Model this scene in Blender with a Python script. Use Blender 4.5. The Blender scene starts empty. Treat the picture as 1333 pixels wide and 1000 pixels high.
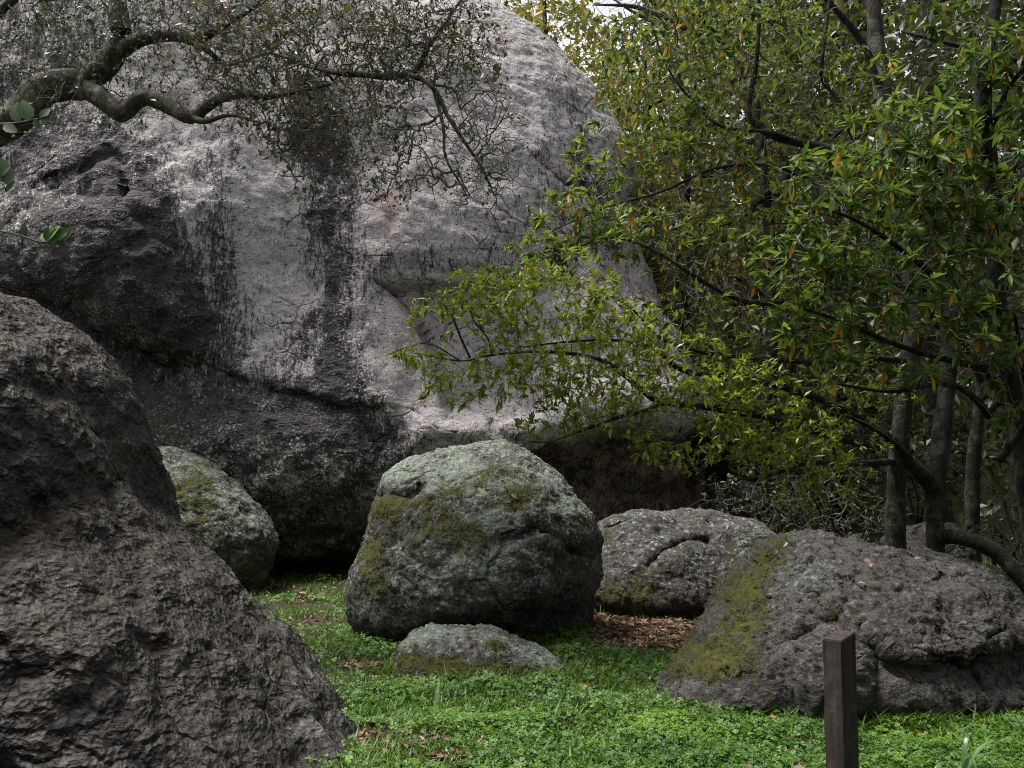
import bpy, math, random
import numpy as np
from mathutils import Vector, Matrix, Quaternion

R = math.radians
scene = bpy.context.scene
COL = scene.collection
rng = np.random.default_rng(7)
random.seed(7)

# ------------------------------------------------------------------ camera
FPX = 1333 * 35.0 / 36.0
TILT = math.atan(100.0 / FPX)
CAMZ = 1.6
cam_d = bpy.data.cameras.new("camera")
cam = bpy.data.objects.new("camera", cam_d)
COL.objects.link(cam)
cam.location = (0, 0, CAMZ)
cam.rotation_euler = (math.pi / 2 + TILT, 0, 0)
cam_d.lens = 35.0
cam_d.sensor_width = 36.0
cam_d.clip_start = 0.05
cam_d.clip_end = 2000
scene.camera = cam

# ------------------------------------------------------------------ sky, sun, exposure
SUN_EL, SUN_AZ = R(68), R(-80)          # azimuth clockwise from +Y
world = bpy.data.worlds.new("World")
scene.world = world
world.use_nodes = True
wn, wl = world.node_tree.nodes, world.node_tree.links
for n in list(wn):
    wn.remove(n)
wo = wn.new("ShaderNodeOutputWorld")
bg = wn.new("ShaderNodeBackground")
sk = wn.new("ShaderNodeTexSky")
sk.sky_type = 'NISHITA'
sk.sun_disc = False
sk.sun_elevation = SUN_EL
sk.sun_rotation = SUN_AZ
sk.dust_density = 3.0
hs = wn.new("ShaderNodeHueSaturation")
hs.inputs['Saturation'].default_value = 0.12
wl.new(sk.outputs[0], hs.inputs['Color'])
wl.new(hs.outputs[0], bg.inputs[0])
bg.inputs[1].default_value = 0.10
wl.new(bg.outputs[0], wo.inputs[0])

sun_d = bpy.data.lights.new("sun", 'SUN')
sun_d.energy = 2.9
sun_d.angle = R(18)
sun_d.color = (1.0, 0.96, 0.89)
sun = bpy.data.objects.new("sun", sun_d)
COL.objects.link(sun)
sdir = Vector((math.sin(SUN_AZ) * math.cos(SUN_EL), math.cos(SUN_AZ) * math.cos(SUN_EL), math.sin(SUN_EL)))
sun.rotation_euler = sdir.to_track_quat('Z', 'Y').to_euler()

vs = scene.view_settings
scene.display_settings.display_device = 'sRGB'
vs.view_transform = 'Standard'
vs.look = 'None'
vs.gamma = 1.0
vs.exposure = 1.38
vs.use_curve_mapping = False
scene.render.engine = 'CYCLES'
scene.cycles.max_bounces = 4
scene.cycles.diffuse_bounces = 2
scene.cycles.glossy_bounces = 1
scene.cycles.transmission_bounces = 2
scene.cycles.use_denoising = True
scene.cycles.use_adaptive_sampling = True
scene.cycles.adaptive_threshold = 0.025
scene.cycles.denoising_prefilter = 'NONE'
scene.cycles.filter_width = 1.0


# ------------------------------------------------------------------ photo geometry helpers
CT, ST = math.cos(TILT), math.sin(TILT)


def at(px, py, Y):
    """world point seen at photo pixel (px, py) at distance Y in front of the camera"""
    u = (px - 666.5) / FPX
    v = (500.0 - py) / FPX
    dy, dz = CT - ST * v, ST + CT * v
    k = Y / dy
    return np.array([u * k, Y, CAMZ + dz * k])


def project(p):
    x, y, z = p[:, 0], p[:, 1], p[:, 2] - CAMZ
    d = CT * y + ST * z
    v = -ST * y + CT * z
    return 666.5 + FPX * x / d, 500.0 - FPX * v / d


def on_ground(px, py, z=0.0):
    u = (px - 666.5) / FPX
    v = (500.0 - py) / FPX
    dy, dz = CT - ST * v, ST + CT * v
    k = (z - CAMZ) / dz
    return np.array([u * k, dy * k, z])


def sstep(a, b, x):
    t = np.clip((x - a) / (b - a), 0, 1)
    return t * t * (3 - 2 * t)


def seg_dist(x, y, pts):
    """distance and position along a polyline, in the same units as pts"""
    best = np.full(x.shape, 1e9)
    for (ax, ay), (bx, by) in zip(pts[:-1], pts[1:]):
        dx, dy = bx - ax, by - ay
        t = np.clip(((x - ax) * dx + (y - ay) * dy) / (dx * dx + dy * dy + 1e-9), 0, 1)
        best = np.minimum(best, np.hypot(x - ax - t * dx, y - ay - t * dy))
    return best


def gauss(x, y, cx, cy, rx, ry):
    return np.exp(-(((x - cx) / rx) ** 2 + ((y - cy) / ry) ** 2))


def in_poly(x, y, poly):
    ins = np.zeros(x.shape, bool)
    n = len(poly)
    for i in range(n):
        (x1, y1), (x2, y2) = poly[i], poly[(i + 1) % n]
        c = ((y1 > y) != (y2 > y)) & (x < (x2 - x1) * (y - y1) / (y2 - y1 + 1e-12) + x1)
        ins ^= c
    return ins


# ------------------------------------------------------------------ gradient noise in numpy
_g = np.random.default_rng(3).normal(size=(64 ** 3, 3)).astype(np.float32)
_g /= np.linalg.norm(_g, axis=1, keepdims=True)


def gnoise(p):
    p = p.astype(np.float32)
    i = np.floor(p).astype(np.int32)
    f = p - i
    w = f * f * f * (f * (f * 6 - 15) + 10)
    out = np.zeros(len(p), np.float32)
    for dx in (0, 1):
        wx = w[:, 0] if dx else 1 - w[:, 0]
        for dy in (0, 1):
            wy = w[:, 1] if dy else 1 - w[:, 1]
            for dz in (0, 1):
                wz = w[:, 2] if dz else 1 - w[:, 2]
                idx = (((i[:, 0] + dx) & 63) * 64 + ((i[:, 1] + dy) & 63)) * 64 + ((i[:, 2] + dz) & 63)
                g = _g[idx]
                d = g[:, 0] * (f[:, 0] - dx) + g[:, 1] * (f[:, 1] - dy) + g[:, 2] * (f[:, 2] - dz)
                out += wx * wy * wz * d
    return out * 1.5


def fbm(p, scale, octs=4, gain=0.5, seed=0.0, kind='fbm'):
    q = np.asarray(p, np.float32) * scale + np.float32(seed * 7.31)
    a, out, tot = 1.0, 0, 0
    if kind == 'terrace':
        n = fbm(p, scale, octs, gain, seed)
        t = n * 7.0
        f = t - np.floor(t)
        return (np.floor(t) + sstep(0.55, 0.95, f)) / 7.0 * 1.6
    for k in range(octs):
        n = gnoise(q)
        if kind == 'ridge':
            n = 1 - 2 * np.abs(n)
        elif kind == 'billow':
            n = 2 * np.abs(n) - 0.5
        out = out + a * n
        tot += a
        a *= gain
        q = q * 2.03 + 11.7
    return out / tot


# ------------------------------------------------------------------ mesh and object helpers
def mesh_np(name, verts, faces, attrs=None, smooth=True, mats=()):
    """faces: list of int arrays (n,3) / (n,4)"""
    if not isinstance(faces, (list, tuple)):
        faces = [faces]
    me = bpy.data.meshes.new(name)
    verts = np.ascontiguousarray(verts, np.float32)
    me.vertices.add(len(verts))
    me.vertices.foreach_set("co", verts.ravel())
    loops = np.concatenate([f.ravel() for f in faces]).astype(np.int32)
    tot = np.concatenate([np.full(len(f), f.shape[1]) for f in faces]).astype(np.int32)
    start = np.concatenate([[0], np.cumsum(tot)[:-1]]).astype(np.int32)
    me.loops.add(len(loops))
    me.loops.foreach_set("vertex_index", loops)
    me.polygons.add(len(tot))
    me.polygons.foreach_set("loop_start", start)
    try:
        me.polygons.foreach_set("loop_total", tot)
    except Exception:
        pass
    me.update(calc_edges=True)
    me.polygons.foreach_set("use_smooth", np.full(len(tot), smooth, bool))
    for k, v in (attrs or {}).items():
        a = me.attributes.new(k, 'FLOAT', 'POINT')
        a.data.foreach_set("value", np.ascontiguousarray(v, np.float32))
    for m in mats:
        me.materials.append(m)
    return me


def link(name, me, parent=None, loc=(0, 0, 0)):
    o = bpy.data.objects.new(name, me)
    COL.objects.link(o)
    o.location = loc
    if parent:
        o.parent = parent
    return o


def tag(o, label=None, cat=None, group=None, kind=None):
    if label:
        o['label'] = label
    if cat:
        o['category'] = cat
    if group:
        o['group'] = group
    if kind:
        o['kind'] = kind
    return o


# ------------------------------------------------------------------ shader helpers
class NT:
    def __init__(self, name):
        self.m = bpy.data.materials.new(name)
        self.m.use_nodes = True
        self.t = self.m.node_tree
        self.t.nodes.clear()
        self.out = self.t.nodes.new("ShaderNodeOutputMaterial")

    def n(self, typ, ins=None, **kw):
        nd = self.t.nodes.new(typ)
        for k, v in kw.items():
            setattr(nd, k, v)
        for k, v in (ins or {}).items():
            if hasattr(v, 'is_output') or isinstance(v, bpy.types.NodeSocket):
                self.t.links.new(v, nd.inputs[k])
            else:
                nd.inputs[k].default_value = v
        return nd

    def noise(self, vec, scale, detail=5, rough=0.6, dist=0.0, lac=2.0):
        return self.n("ShaderNodeTexNoise", {'Vector': vec, 'Scale': scale, 'Detail': detail, 'Roughness': rough, 'Distortion': dist, 'Lacunarity': lac}).outputs[0]

    def vor(self, vec, scale, feature='F1', out=0, rand=1.0):
        return self.n("ShaderNodeTexVoronoi", {'Vector': vec, 'Scale': scale, 'Randomness': rand}, feature=feature).outputs[out]

    def m2(self, op, a, b=0.0, c=None, clamp=False):
        nd = self.t.nodes.new("ShaderNodeMath")
        nd.operation = op
        nd.use_clamp = clamp
        for i, v in enumerate((a, b) if c is None else (a, b, c)):
            if isinstance(v, bpy.types.NodeSocket):
                self.t.links.new(v, nd.inputs[i])
            else:
                nd.inputs[i].default_value = v
        return nd.outputs[0]

    def rng(self, v, a, b, c=0.0, d=1.0, smooth=True):
        nd = self.n("ShaderNodeMapRange", {0: v, 1: a, 2: b, 3: c, 4: d})
        if smooth:
            nd.interpolation_type = 'SMOOTHSTEP'
        return nd.outputs[0]

    def attr(self, name):
        return self.n("ShaderNodeAttribute", attribute_name=name).outputs['Fac']

    def mix(self, f, a, b, blend='MIX'):
        nd = self.t.nodes.new("ShaderNodeMix")
        nd.data_type = 'RGBA'
        nd.blend_type = blend
        for i, v in ((0, f), (6, a), (7, b)):
            if isinstance(v, bpy.types.NodeSocket):
                self.t.links.new(v, nd.inputs[i])
            else:
                nd.inputs[i].default_value = v if not isinstance(v, tuple) else (*v[:3], 1.0)
        return nd.outputs[2]

    def scale(self, vec, s):
        return self.n("ShaderNodeVectorMath", {0: vec, 1: s}, operation='MULTIPLY').outputs[0]

    def ramp(self, v, stops):
        nd = self.n("ShaderNodeValToRGB", {0: v})
        cr = nd.color_ramp
        while len(cr.elements) < len(stops):
            cr.elements.new(0.5)
        for e, (p, c) in zip(cr.elements, stops):
            e.position = p
            e.color = (*c, 1.0)
        return nd.outputs[0]

    def bsdf(self, color, rough=0.9, spec=0.2, normal=None):
        ins = {'Base Color': color, 'Roughness': rough, 'Specular IOR Level': spec}
        if normal is not None:
            ins['Normal'] = normal
        return self.n("ShaderNodeBsdfPrincipled", ins).outputs[0]

    def surface(self, s):
        self.t.links.new(s, self.out.inputs['Surface'])


def rock_material(name, light, mid, dark, grain=11.0, disp=1.0, lichen_col=(0.30, 0.34, 0.29), moss_col=(0.064, 0.070, 0.009),
                  crackle=0.0, streak=0.0, spots=0.5, flecks=0.5, warm_col=(0.080, 0.050, 0.032), soft=0.5, facet=0.02, facet_scale=5.0, ticks=0.8, rough=0.85, method='BOTH', fl_lo=0.60, scallop=0.0, by_stain_shade=False):
    """weathered rock: the attributes stain, lichen, moss, tint, warm (one value per vertex) say where growth and painted shade sit"""
    T = NT(name)
    obj = T.n("ShaderNodeTexCoord").outputs['Object']

    def warped(v, sc, amt):
        c = T.n("ShaderNodeTexNoise", {'Vector': v, 'Scale': sc, 'Detail': 3}).outputs[1]
        c = T.n("ShaderNodeVectorMath", {0: c, 1: (0.5, 0.5, 0.5)}, operation='SUBTRACT').outputs[0]
        return T.n("ShaderNodeVectorMath", {0: v, 1: T.scale(c, (amt, amt, amt))}, operation='ADD').outputs[0]
    warp = warped(obj, 1.7, 0.22)
    warp2 = warped(warp, 12.0, 0.022)
    stain_shade, lich, moss, tint, warm = (T.attr(k) for k in ('stain_shade', 'lichen', 'moss', 'tint', 'warm'))

    def facets(v, sc):
        vn = T.n("ShaderNodeTexVoronoi", {'Vector': v, 'Scale': sc})
        dv = T.n("ShaderNodeVectorMath", {0: v, 1: vn.outputs['Position']}, operation='SUBTRACT').outputs[0]
        cv = T.n("ShaderNodeVectorMath", {0: vn.outputs['Color'], 1: (0.5, 0.5, 0.5)}, operation='SUBTRACT').outputs[0]
        tilt = T.m2('MULTIPLY', T.n("ShaderNodeVectorMath", {0: dv, 1: cv}, operation='DOT_PRODUCT').outputs['Value'], sc)
        rise = T.n("ShaderNodeSeparateColor", {0: vn.outputs['Color']}).outputs[0]
        return T.m2('MULTIPLY', T.m2('ADD', tilt, T.m2('MULTIPLY', rise, 0.6)), T.rng(T.vor(v, sc, 'DISTANCE_TO_EDGE'), 0.0, 0.16))
    # --- relief
    h_big = T.noise(warp, 2.6, 4, 0.62)
    h_mid = T.noise(warp, 8.5, 5, 0.62, 0.3)
    h_fine = T.noise(obj, 34.0, 6, 0.72)
    f1, f2 = facets(warped(warp, 4.0, 0.08), facet_scale), facets(warp2, facet_scale * 2.9)
    edge = T.rng(T.vor(warp2, 2.3, 'DISTANCE_TO_EDGE'), 0.0, 0.05, 0.0, 1.0)
    edge_gate = T.rng(T.noise(obj, 1.3, 2), 0.50, 0.62)
    crack = T.m2('MULTIPLY', T.m2('SUBTRACT', 1.0, edge), edge_gate)
    tk = T.rng(T.noise(T.scale(warp2, (1, 1, 2.0)), grain * 1.25, 4, 0.62), 0.575, 0.655)
    tk = T.m2('MULTIPLY', tk, T.rng(T.noise(obj, 1.9, 4, 0.7), 0.36, 0.58))
    h = T.m2('MULTIPLY', h_big, 0.050)
    h = T.m2('ADD', h, T.m2('MULTIPLY', h_mid, 0.036))
    h = T.m2('ADD', h, T.m2('MULTIPLY', h_fine, 0.022))
    h = T.m2('ADD', h, T.m2('MULTIPLY', f1, facet))
    h = T.m2('ADD', h, T.m2('MULTIPLY', f2, facet * 0.45))
    if scallop:
        # conchoidal chips: hollows meeting in sharp arrises, in three sizes
        sw = warped(obj, 2.2, 0.12)
        for sc_, am_ in ((2.6, 0.13), (6.5, 0.085), (15.0, 0.048), (33.0, 0.026)):
            v_ = T.m2('MULTIPLY', T.m2('SUBTRACT', T.vor(T.scale(sw, (1.0, 1.0, 1.25)), sc_), 0.5), am_ * scallop)
            if by_stain_shade:
                v_ = T.m2('MULTIPLY', v_, T.rng(stain_shade, 0.25, 0.85, 0.12, 1.0))
            h = T.m2('ADD', h, v_)
            sw = warped(sw, sc_ * 1.7, 0.09 / sc_)
    h = T.m2('SUBTRACT', h, T.m2('MULTIPLY', tk, 0.020))
    h = T.m2('SUBTRACT', h, T.m2('MULTIPLY', crack, 0.030 + crackle))
    # --- colours
    n1 = T.noise(warp, 1.6, 6, 0.65)
    n2 = T.noise(obj, grain, 9, 0.74)
    n3 = T.noise(T.scale(warp2, (1.6, 1.6, 0.7)), grain * 2.4, 6, 0.78)
    g = T.m2('ADD', T.m2('MULTIPLY', n2, 0.45), T.m2('MULTIPLY', n3, 0.55))
    col = T.mix(T.rng(g, 0.40, 0.58), mid, light)
    col = T.mix(T.m2('MULTIPLY', T.rng(g, 0.36, 0.50, 1.0, 0.0), 1.0 - soft), col, dark)
    col = T.mix(T.rng(n1, 0.38, 0.64, 0.50, 0.0), col, mid)
    # mineral tints (pink / ochre)
    tn = T.rng(T.m2('ADD', tint, T.m2('MULTIPLY', T.m2('SUBTRACT', n2, 0.5), 2.4)), 0.30, 0.95)
    col = T.mix(T.m2('MULTIPLY', tn, 0.5), col, (0.28, 0.155, 0.135))
    wmn = T.rng(T.m2('ADD', warm, T.m2('MULTIPLY', T.m2('SUBTRACT', n2, 0.5), 1.6)), 0.35, 0.8)
    col = T.mix(T.m2('MULTIPLY', wmn, 0.6), col, warm_col)
    # dark growth washed down by rain, and shade painted in with it
    ns = T.noise(T.scale(warp2, (6.0, 6.0, 0.55)), 1.0, 6, 0.7)
    ns2 = T.noise(T.scale(warp2, (30.0, 30.0, 5.0)), 1.0, 5, 0.75)
    sm = T.m2('ADD', stain_shade, T.m2('MULTIPLY', T.m2('SUBTRACT', ns, 0.5), 1.0 + streak))
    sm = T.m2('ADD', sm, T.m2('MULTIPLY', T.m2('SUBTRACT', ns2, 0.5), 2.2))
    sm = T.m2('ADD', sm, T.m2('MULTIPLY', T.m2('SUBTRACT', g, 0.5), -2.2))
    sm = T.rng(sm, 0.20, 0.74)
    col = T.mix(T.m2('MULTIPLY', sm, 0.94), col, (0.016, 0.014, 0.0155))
    # holes and pale flecks
    col = T.mix(T.m2('MULTIPLY', tk, ticks), col, tuple(0.35 * c for c in dark))
    fgate = T.noise(obj, 3.1, 5, 0.75)
    fl = T.noise(warp2, grain * 3.0, 4, 0.7)
    fl = T.rng(T.m2('ADD', fl, T.m2('MULTIPLY', T.m2('SUBTRACT', fgate, 0.55), 0.5)), fl_lo, fl_lo + 0.06)
    col = T.mix(T.m2('MULTIPLY', fl, flecks), col, tuple(min(0.5, 1.1 * c) for c in light))
    # lichen: broad crusts and separate rosettes
    nl = T.noise(warp, 4.5, 8, 0.72)
    nlf = T.noise(warp2, 30.0, 4, 0.7)
    lm = T.m2('ADD', lich, T.m2('ADD', T.m2('MULTIPLY', T.m2('SUBTRACT', nl, 0.5), 2.2), T.m2('MULTIPLY', T.m2('SUBTRACT', nlf, 0.5), 1.9)))
    lm = T.rng(lm, 0.52, 0.68)
    lcol = T.mix(T.rng(T.noise(obj, 60.0, 3, 0.7), 0.35, 0.65), tuple(0.5 * c for c in lichen_col), lichen_col)
    col = T.mix(T.m2('MULTIPLY', lm, 0.85), col, lcol)
    sp = T.vor(warp2, 15.0)
    spk = T.rng(T.m2('SUBTRACT', sp, T.m2('MULTIPLY', T.noise(obj, 3.2, 4, 0.7), 0.50)), -0.02, 0.08, 1.0, 0.0)
    spk = T.m2('MULTIPLY', spk, T.rng(nlf, 0.38, 0.52))
    spk = T.m2('MULTIPLY', spk, T.m2('MULTIPLY', T.rng(lich, 0.05, 0.5), spots))
    col = T.mix(spk, col, (0.26, 0.275, 0.24))
    # moss cushions
    nm = T.noise(warp, 5.5, 7, 0.7)
    mm = T.m2('ADD', moss, T.m2('ADD', T.m2('MULTIPLY', T.m2('SUBTRACT', nm, 0.5), 1.9), T.m2('MULTIPLY', T.m2('SUBTRACT', nlf, 0.5), 1.9)))
    mm = T.m2('SUBTRACT', mm, T.m2('MULTIPLY', T.m2('SUBTRACT', h_mid, 0.5), 1.2))
    mm = T.rng(mm, 0.40, 0.74)
    mfz = T.noise(obj, 75.0, 4, 0.75)
    mcol = T.mix(T.rng(mfz, 0.32, 0.68), tuple(0.30 * c for c in moss_col), moss_col)
    mcol = T.mix(T.m2('MULTIPLY', T.rng(T.noise(obj, 7.0, 4, 0.7), 0.5, 0.65), 0.7), mcol, (0.085, 0.080, 0.009))
    col = T.mix(mm, col, mcol)
    h = T.m2('ADD', h, T.m2('MULTIPLY', mm, T.m2('ADD', 0.016, T.m2('ADD', T.m2('MULTIPLY', mfz, 0.030), T.m2('MULTIPLY', T.vor(warp2, 17.0), -0.030)))))
    h = T.m2('ADD', h, T.m2('MULTIPLY', lm, 0.006))
    col = T.mix(T.m2('MULTIPLY', crack, 0.6), col, (0.014, 0.012, 0.011))
    T.surface(T.bsdf(col, rough, 0.3))
    dn = T.n("ShaderNodeDisplacement", {'Height': h, 'Midlevel': 0.06, 'Scale': disp})
    T.t.links.new(dn.outputs[0], T.out.inputs['Displacement'])
    T.m.displacement_method = method
    return T.m


def leaf_material(name, stops, rough=0.42, trans=0.35, spec=0.45):
    T = NT(name)
    r = T.attr('rnd')
    col = T.ramp(r, stops)
    b = T.bsdf(col, rough, spec)
    tr = T.n("ShaderNodeBsdfTranslucent", {'Color': T.mix(1.0, col, (1.25, 1.2, 0.7), 'MULTIPLY')}).outputs[0]
    mx = T.n("ShaderNodeMixShader", {0: trans, 1: b, 2: tr}).outputs[0]
    T.surface(mx)
    return T.m


def bark_material(name, c1, c2, lichen=0.3, moss=0.2, scale=1.0):
    T = NT(name)
    obj = T.n("ShaderNodeTexCoord").outputs['Object']
    st = T.scale(obj, (1, 1, 0.35))
    n = T.noise(st, 28 * scale, 7, 0.7)
    n2 = T.noise(obj, 5 * scale, 6, 0.7)
    n3 = T.noise(obj, 9 * scale, 7, 0.72, 0.4)
    col = T.mix(T.rng(n, 0.35, 0.65), c1, c2)
    col = T.mix(T.m2('MULTIPLY', T.rng(n2, 0.5, 0.62), lichen), col, (0.25, 0.28, 0.22))
    col = T.mix(T.m2('MULTIPLY', T.rng(n3, 0.5, 0.6), moss), col, (0.05, 0.065, 0.015))
    bmp = T.n("ShaderNodeBump", {'Strength': 1.0, 'Distance': 0.035, 'Height': T.m2('ADD', n, T.m2('MULTIPLY', n3, 0.6))}).outputs[0]
    T.surface(T.bsdf(col, 0.9, 0.2, bmp))
    return T.m


# ------------------------------------------------------------------ ground
def ground_h(x, y):
    r = sstep(15, 55, y) * 13.0 + sstep(60, 160, y) * 20
    r = r + sstep(3.0, 9.0, x) * sstep(7, 16, y) * 0.9
    r = r + sstep(-7, -25, x) * 3.0 + sstep(12, 40, x) * 5.0
    return r


def build_ground():
    def axis(lo, hi, step, far, nfar):
        a = np.arange(lo, hi + 1e-6, step)
        g = np.geomspace(step, far, nfar)
        return np.concatenate([(lo - np.cumsum(g))[::-1], a, hi + np.cumsum(g)])
    xs, ys = axis(-5, 6, 0.09, 60, 26), axis(3.5, 16, 0.09, 60, 26)
    X, Y = np.meshgrid(xs, ys)
    p = np.stack([X.ravel(), Y.ravel(), np.zeros(X.size)], 1)
    z = ground_h(p[:, 0], p[:, 1])
    z = z + 0.05 * fbm(p, 0.7, 3) + 0.02 * fbm(p, 4.0, 3, seed=2)
    p[:, 2] = z
    nx, ny = len(xs), len(ys)
    i = np.arange(nx * ny).reshape(ny, nx)
    q = np.stack([i[:-1, :-1], i[:-1, 1:], i[1:, 1:], i[1:, :-1]], -1).reshape(-1, 4)
    T = NT("soil")
    obj = T.n("ShaderNodeTexCoord").outputs['Object']
    n = T.noise(obj, 9, 8, 0.7)
    n2 = T.noise(obj, 55, 5, 0.7)
    n3 = T.noise(obj, 1.4, 5, 0.6)
    v = T.vor(obj, 38, 'F1', 1)
    col = T.mix(T.rng(n, 0.35, 0.65), (0.022, 0.016, 0.011), (0.075, 0.055, 0.040))
    col = T.mix(T.m2('MULTIPLY', T.rng(n2, 0.52, 0.66), 0.6), col, (0.13, 0.095, 0.075))
    col = T.mix(T.m2('MULTIPLY', T.rng(n3, 0.42, 0.56), 0.7), col, (0.022, 0.042, 0.010))
    b = T.n("ShaderNodeBump", {'Strength': 0.9, 'Distance': 0.03, 'Height': T.m2('ADD', n, T.m2('MULTIPLY', n2, 0.5))}).outputs[0]
    T.surface(T.bsdf(col, 0.95, 0.15, b))
    me = mesh_np("ground", p, q, mats=[T.m])
    return tag(link("ground", me), kind='structure')


ground = build_ground()


# ------------------------------------------------------------------ rocks
ATTRS = ('stain_shade', 'lichen', 'moss', 'tint', 'warm')


def rock(name, outline, Y, df, db, mat, res=400, p=2.4, lean=0.0, center=None, noise=(), feature=None, masks=None, front=0.8, grid_aspect=1.0):
    pts = []
    for px, py in outline:
        yy = Y
        for _ in range(8):
            w = at(px, py, yy)
            yy = Y + lean * w[2]
        pts.append((w[0], w[2]))
    pts = np.array(pts)
    c = np.array(center) if center is not None else pts.mean(0)
    if center is not None:
        yy = Y
        for _ in range(8):
            w = at(center[0], center[1], yy)
            yy = Y + lean * w[2]
        c = np.array([w[0], w[2]])
    dense = []
    for k in range(len(pts)):
        a, b = pts[k], pts[(k + 1) % len(pts)]
        for t in np.linspace(0, 1, 24, endpoint=False):
            dense.append(a + (b - a) * t)
    dense = np.array(dense) - c
    ang = np.arctan2(dense[:, 1], dense[:, 0])
    rad = np.hypot(dense[:, 0], dense[:, 1])
    o = np.argsort(ang)
    ang, rad = ang[o], rad[o]
    ta = np.linspace(-math.pi, math.pi, 1441)
    tr = np.interp(ta, np.concatenate([ang - 2 * math.pi, ang, ang + 2 * math.pi]), np.tile(rad, 3))
    k = np.exp(-np.linspace(-2, 2, 25) ** 2)
    k /= k.sum()
    tr = np.convolve(np.concatenate([tr[-13:-1], tr, tr[1:13]]), k, 'valid')
    # square grid -> disk
    N = res
    s = np.linspace(-1, 1, N)
    a, b = np.meshgrid(s, s)
    a, b = a.ravel(), b.ravel()
    big = np.abs(a) > np.abs(b)
    r = np.where(big, np.abs(a), np.abs(b))
    th = np.where(big, (math.pi / 4) * (b / np.where(a == 0, 1, a)) + np.where(a < 0, math.pi, 0),
                  math.pi / 2 - (math.pi / 4) * (a / np.where(b == 0, 1, b)) + np.where(b < 0, math.pi, 0))
    th = (th + math.pi) % (2 * math.pi) - math.pi
    phi = np.where(r < front, r / front * math.pi / 2, math.pi / 2 + (r - front) / (1 - front) * math.pi / 2 * 0.96)
    sn = np.sin(phi)
    rad = np.interp(th, ta, tr) * sn
    X = c[0] + rad * np.cos(th)
    Z = c[1] + rad * np.sin(th)
    dep = np.clip(1 - sn ** p, 0, 1) ** (1 / p)
    Yv = Y + lean * Z + np.where(phi <= math.pi / 2, -df, db) * dep
    P = np.stack([X, Yv, Z], 1)
    q = np.arange(N * N).reshape(N, N)
    quads = np.stack([q[:-1, :-1], q[1:, :-1], q[1:, 1:], q[:-1, 1:]], -1).reshape(-1, 4)[:, ::-1]

    def normals(P):
        G = P.reshape(N, N, 3)
        n = np.cross(np.gradient(G, axis=1), np.gradient(G, axis=0)).reshape(-1, 3)
        n /= np.linalg.norm(n, axis=1, keepdims=True) + 1e-12
        if n[q[N // 2, N // 2], 1] > 0:
            n = -n
        return n
    fr = sstep(math.pi / 2 + 0.35, math.pi / 2, phi)
    px, py = project(P)
    if feature:
        P = P + feature(px, py, P) * fr[:, None]
    for amp, sc, kind, oc, sd in noise:
        nn = normals(P)
        f = fbm(P, sc, oc, 0.5, sd, kind)
        am = amp(px, py, P) if callable(amp) else amp
        P = P + nn * (am * f)[:, None]
    nn = normals(P)
    at_ = {k: np.zeros(len(P)) for k in ATTRS}
    if masks:
        for k, v in masks(px, py, P, nn).items():
            at_[k] = np.clip(v, 0, 1.3)
    base = np.array([c[0], Y, 0.0])
    back = q[0, :].tolist() + q[1:, -1].tolist() + q[-1, ::-1][1:].tolist() + q[::-1, 0][1:-1].tolist()
    me = mesh_np(name, P - base, [quads, np.array([back])], at_, mats=[mat])
    ob = link(name, me, loc=base)
    return ob


M_CLIFF = rock_material("cliff_rock", (0.415, 0.390, 0.398), (0.245, 0.229, 0.234), (0.055, 0.049, 0.051), grain=12, disp=0.65, streak=0.9, spots=0.8, flecks=0.55, fl_lo=0.58, warm_col=(0.20, 0.12, 0.082), soft=0.40, facet=0.012, facet_scale=4.0, ticks=0.85, lichen_col=(0.20, 0.23, 0.195), scallop=0.8, by_stain_shade=True)
M_NEAR = rock_material("dark_rock", (0.0412, 0.0341, 0.0274), (0.0134, 0.0103, 0.0076), (0.0031, 0.0024, 0.0019), grain=14, disp=1.0, spots=0.1, flecks=0.35, lichen_col=(0.0961, 0.0950, 0.0852), soft=0.1, facet=0.015, facet_scale=3.2, rough=0.55, method='BUMP', fl_lo=0.56, warm_col=(0.0357, 0.0197, 0.0104), scallop=1.0)
M_LICH = rock_material("lichen_rock", (0.105, 0.099, 0.093), (0.048, 0.045, 0.0425), (0.0125, 0.0115, 0.011), grain=19, disp=0.6, lichen_col=(0.185, 0.212, 0.180), spots=0.8, flecks=0.5, soft=0.3, facet=0.014, facet_scale=6.0, scallop=0.25)
M_GREY = rock_material("grey_rock", (0.0646, 0.0595, 0.0553), (0.0289, 0.0263, 0.0247), (0.0081, 0.0072, 0.0068), grain=16, disp=0.75, spots=0.3, crackle=0.05, flecks=0.40, lichen_col=(0.0892, 0.0960, 0.0842), soft=0.25, facet=0.016, facet_scale=5.0, scallop=0.40)


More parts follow.
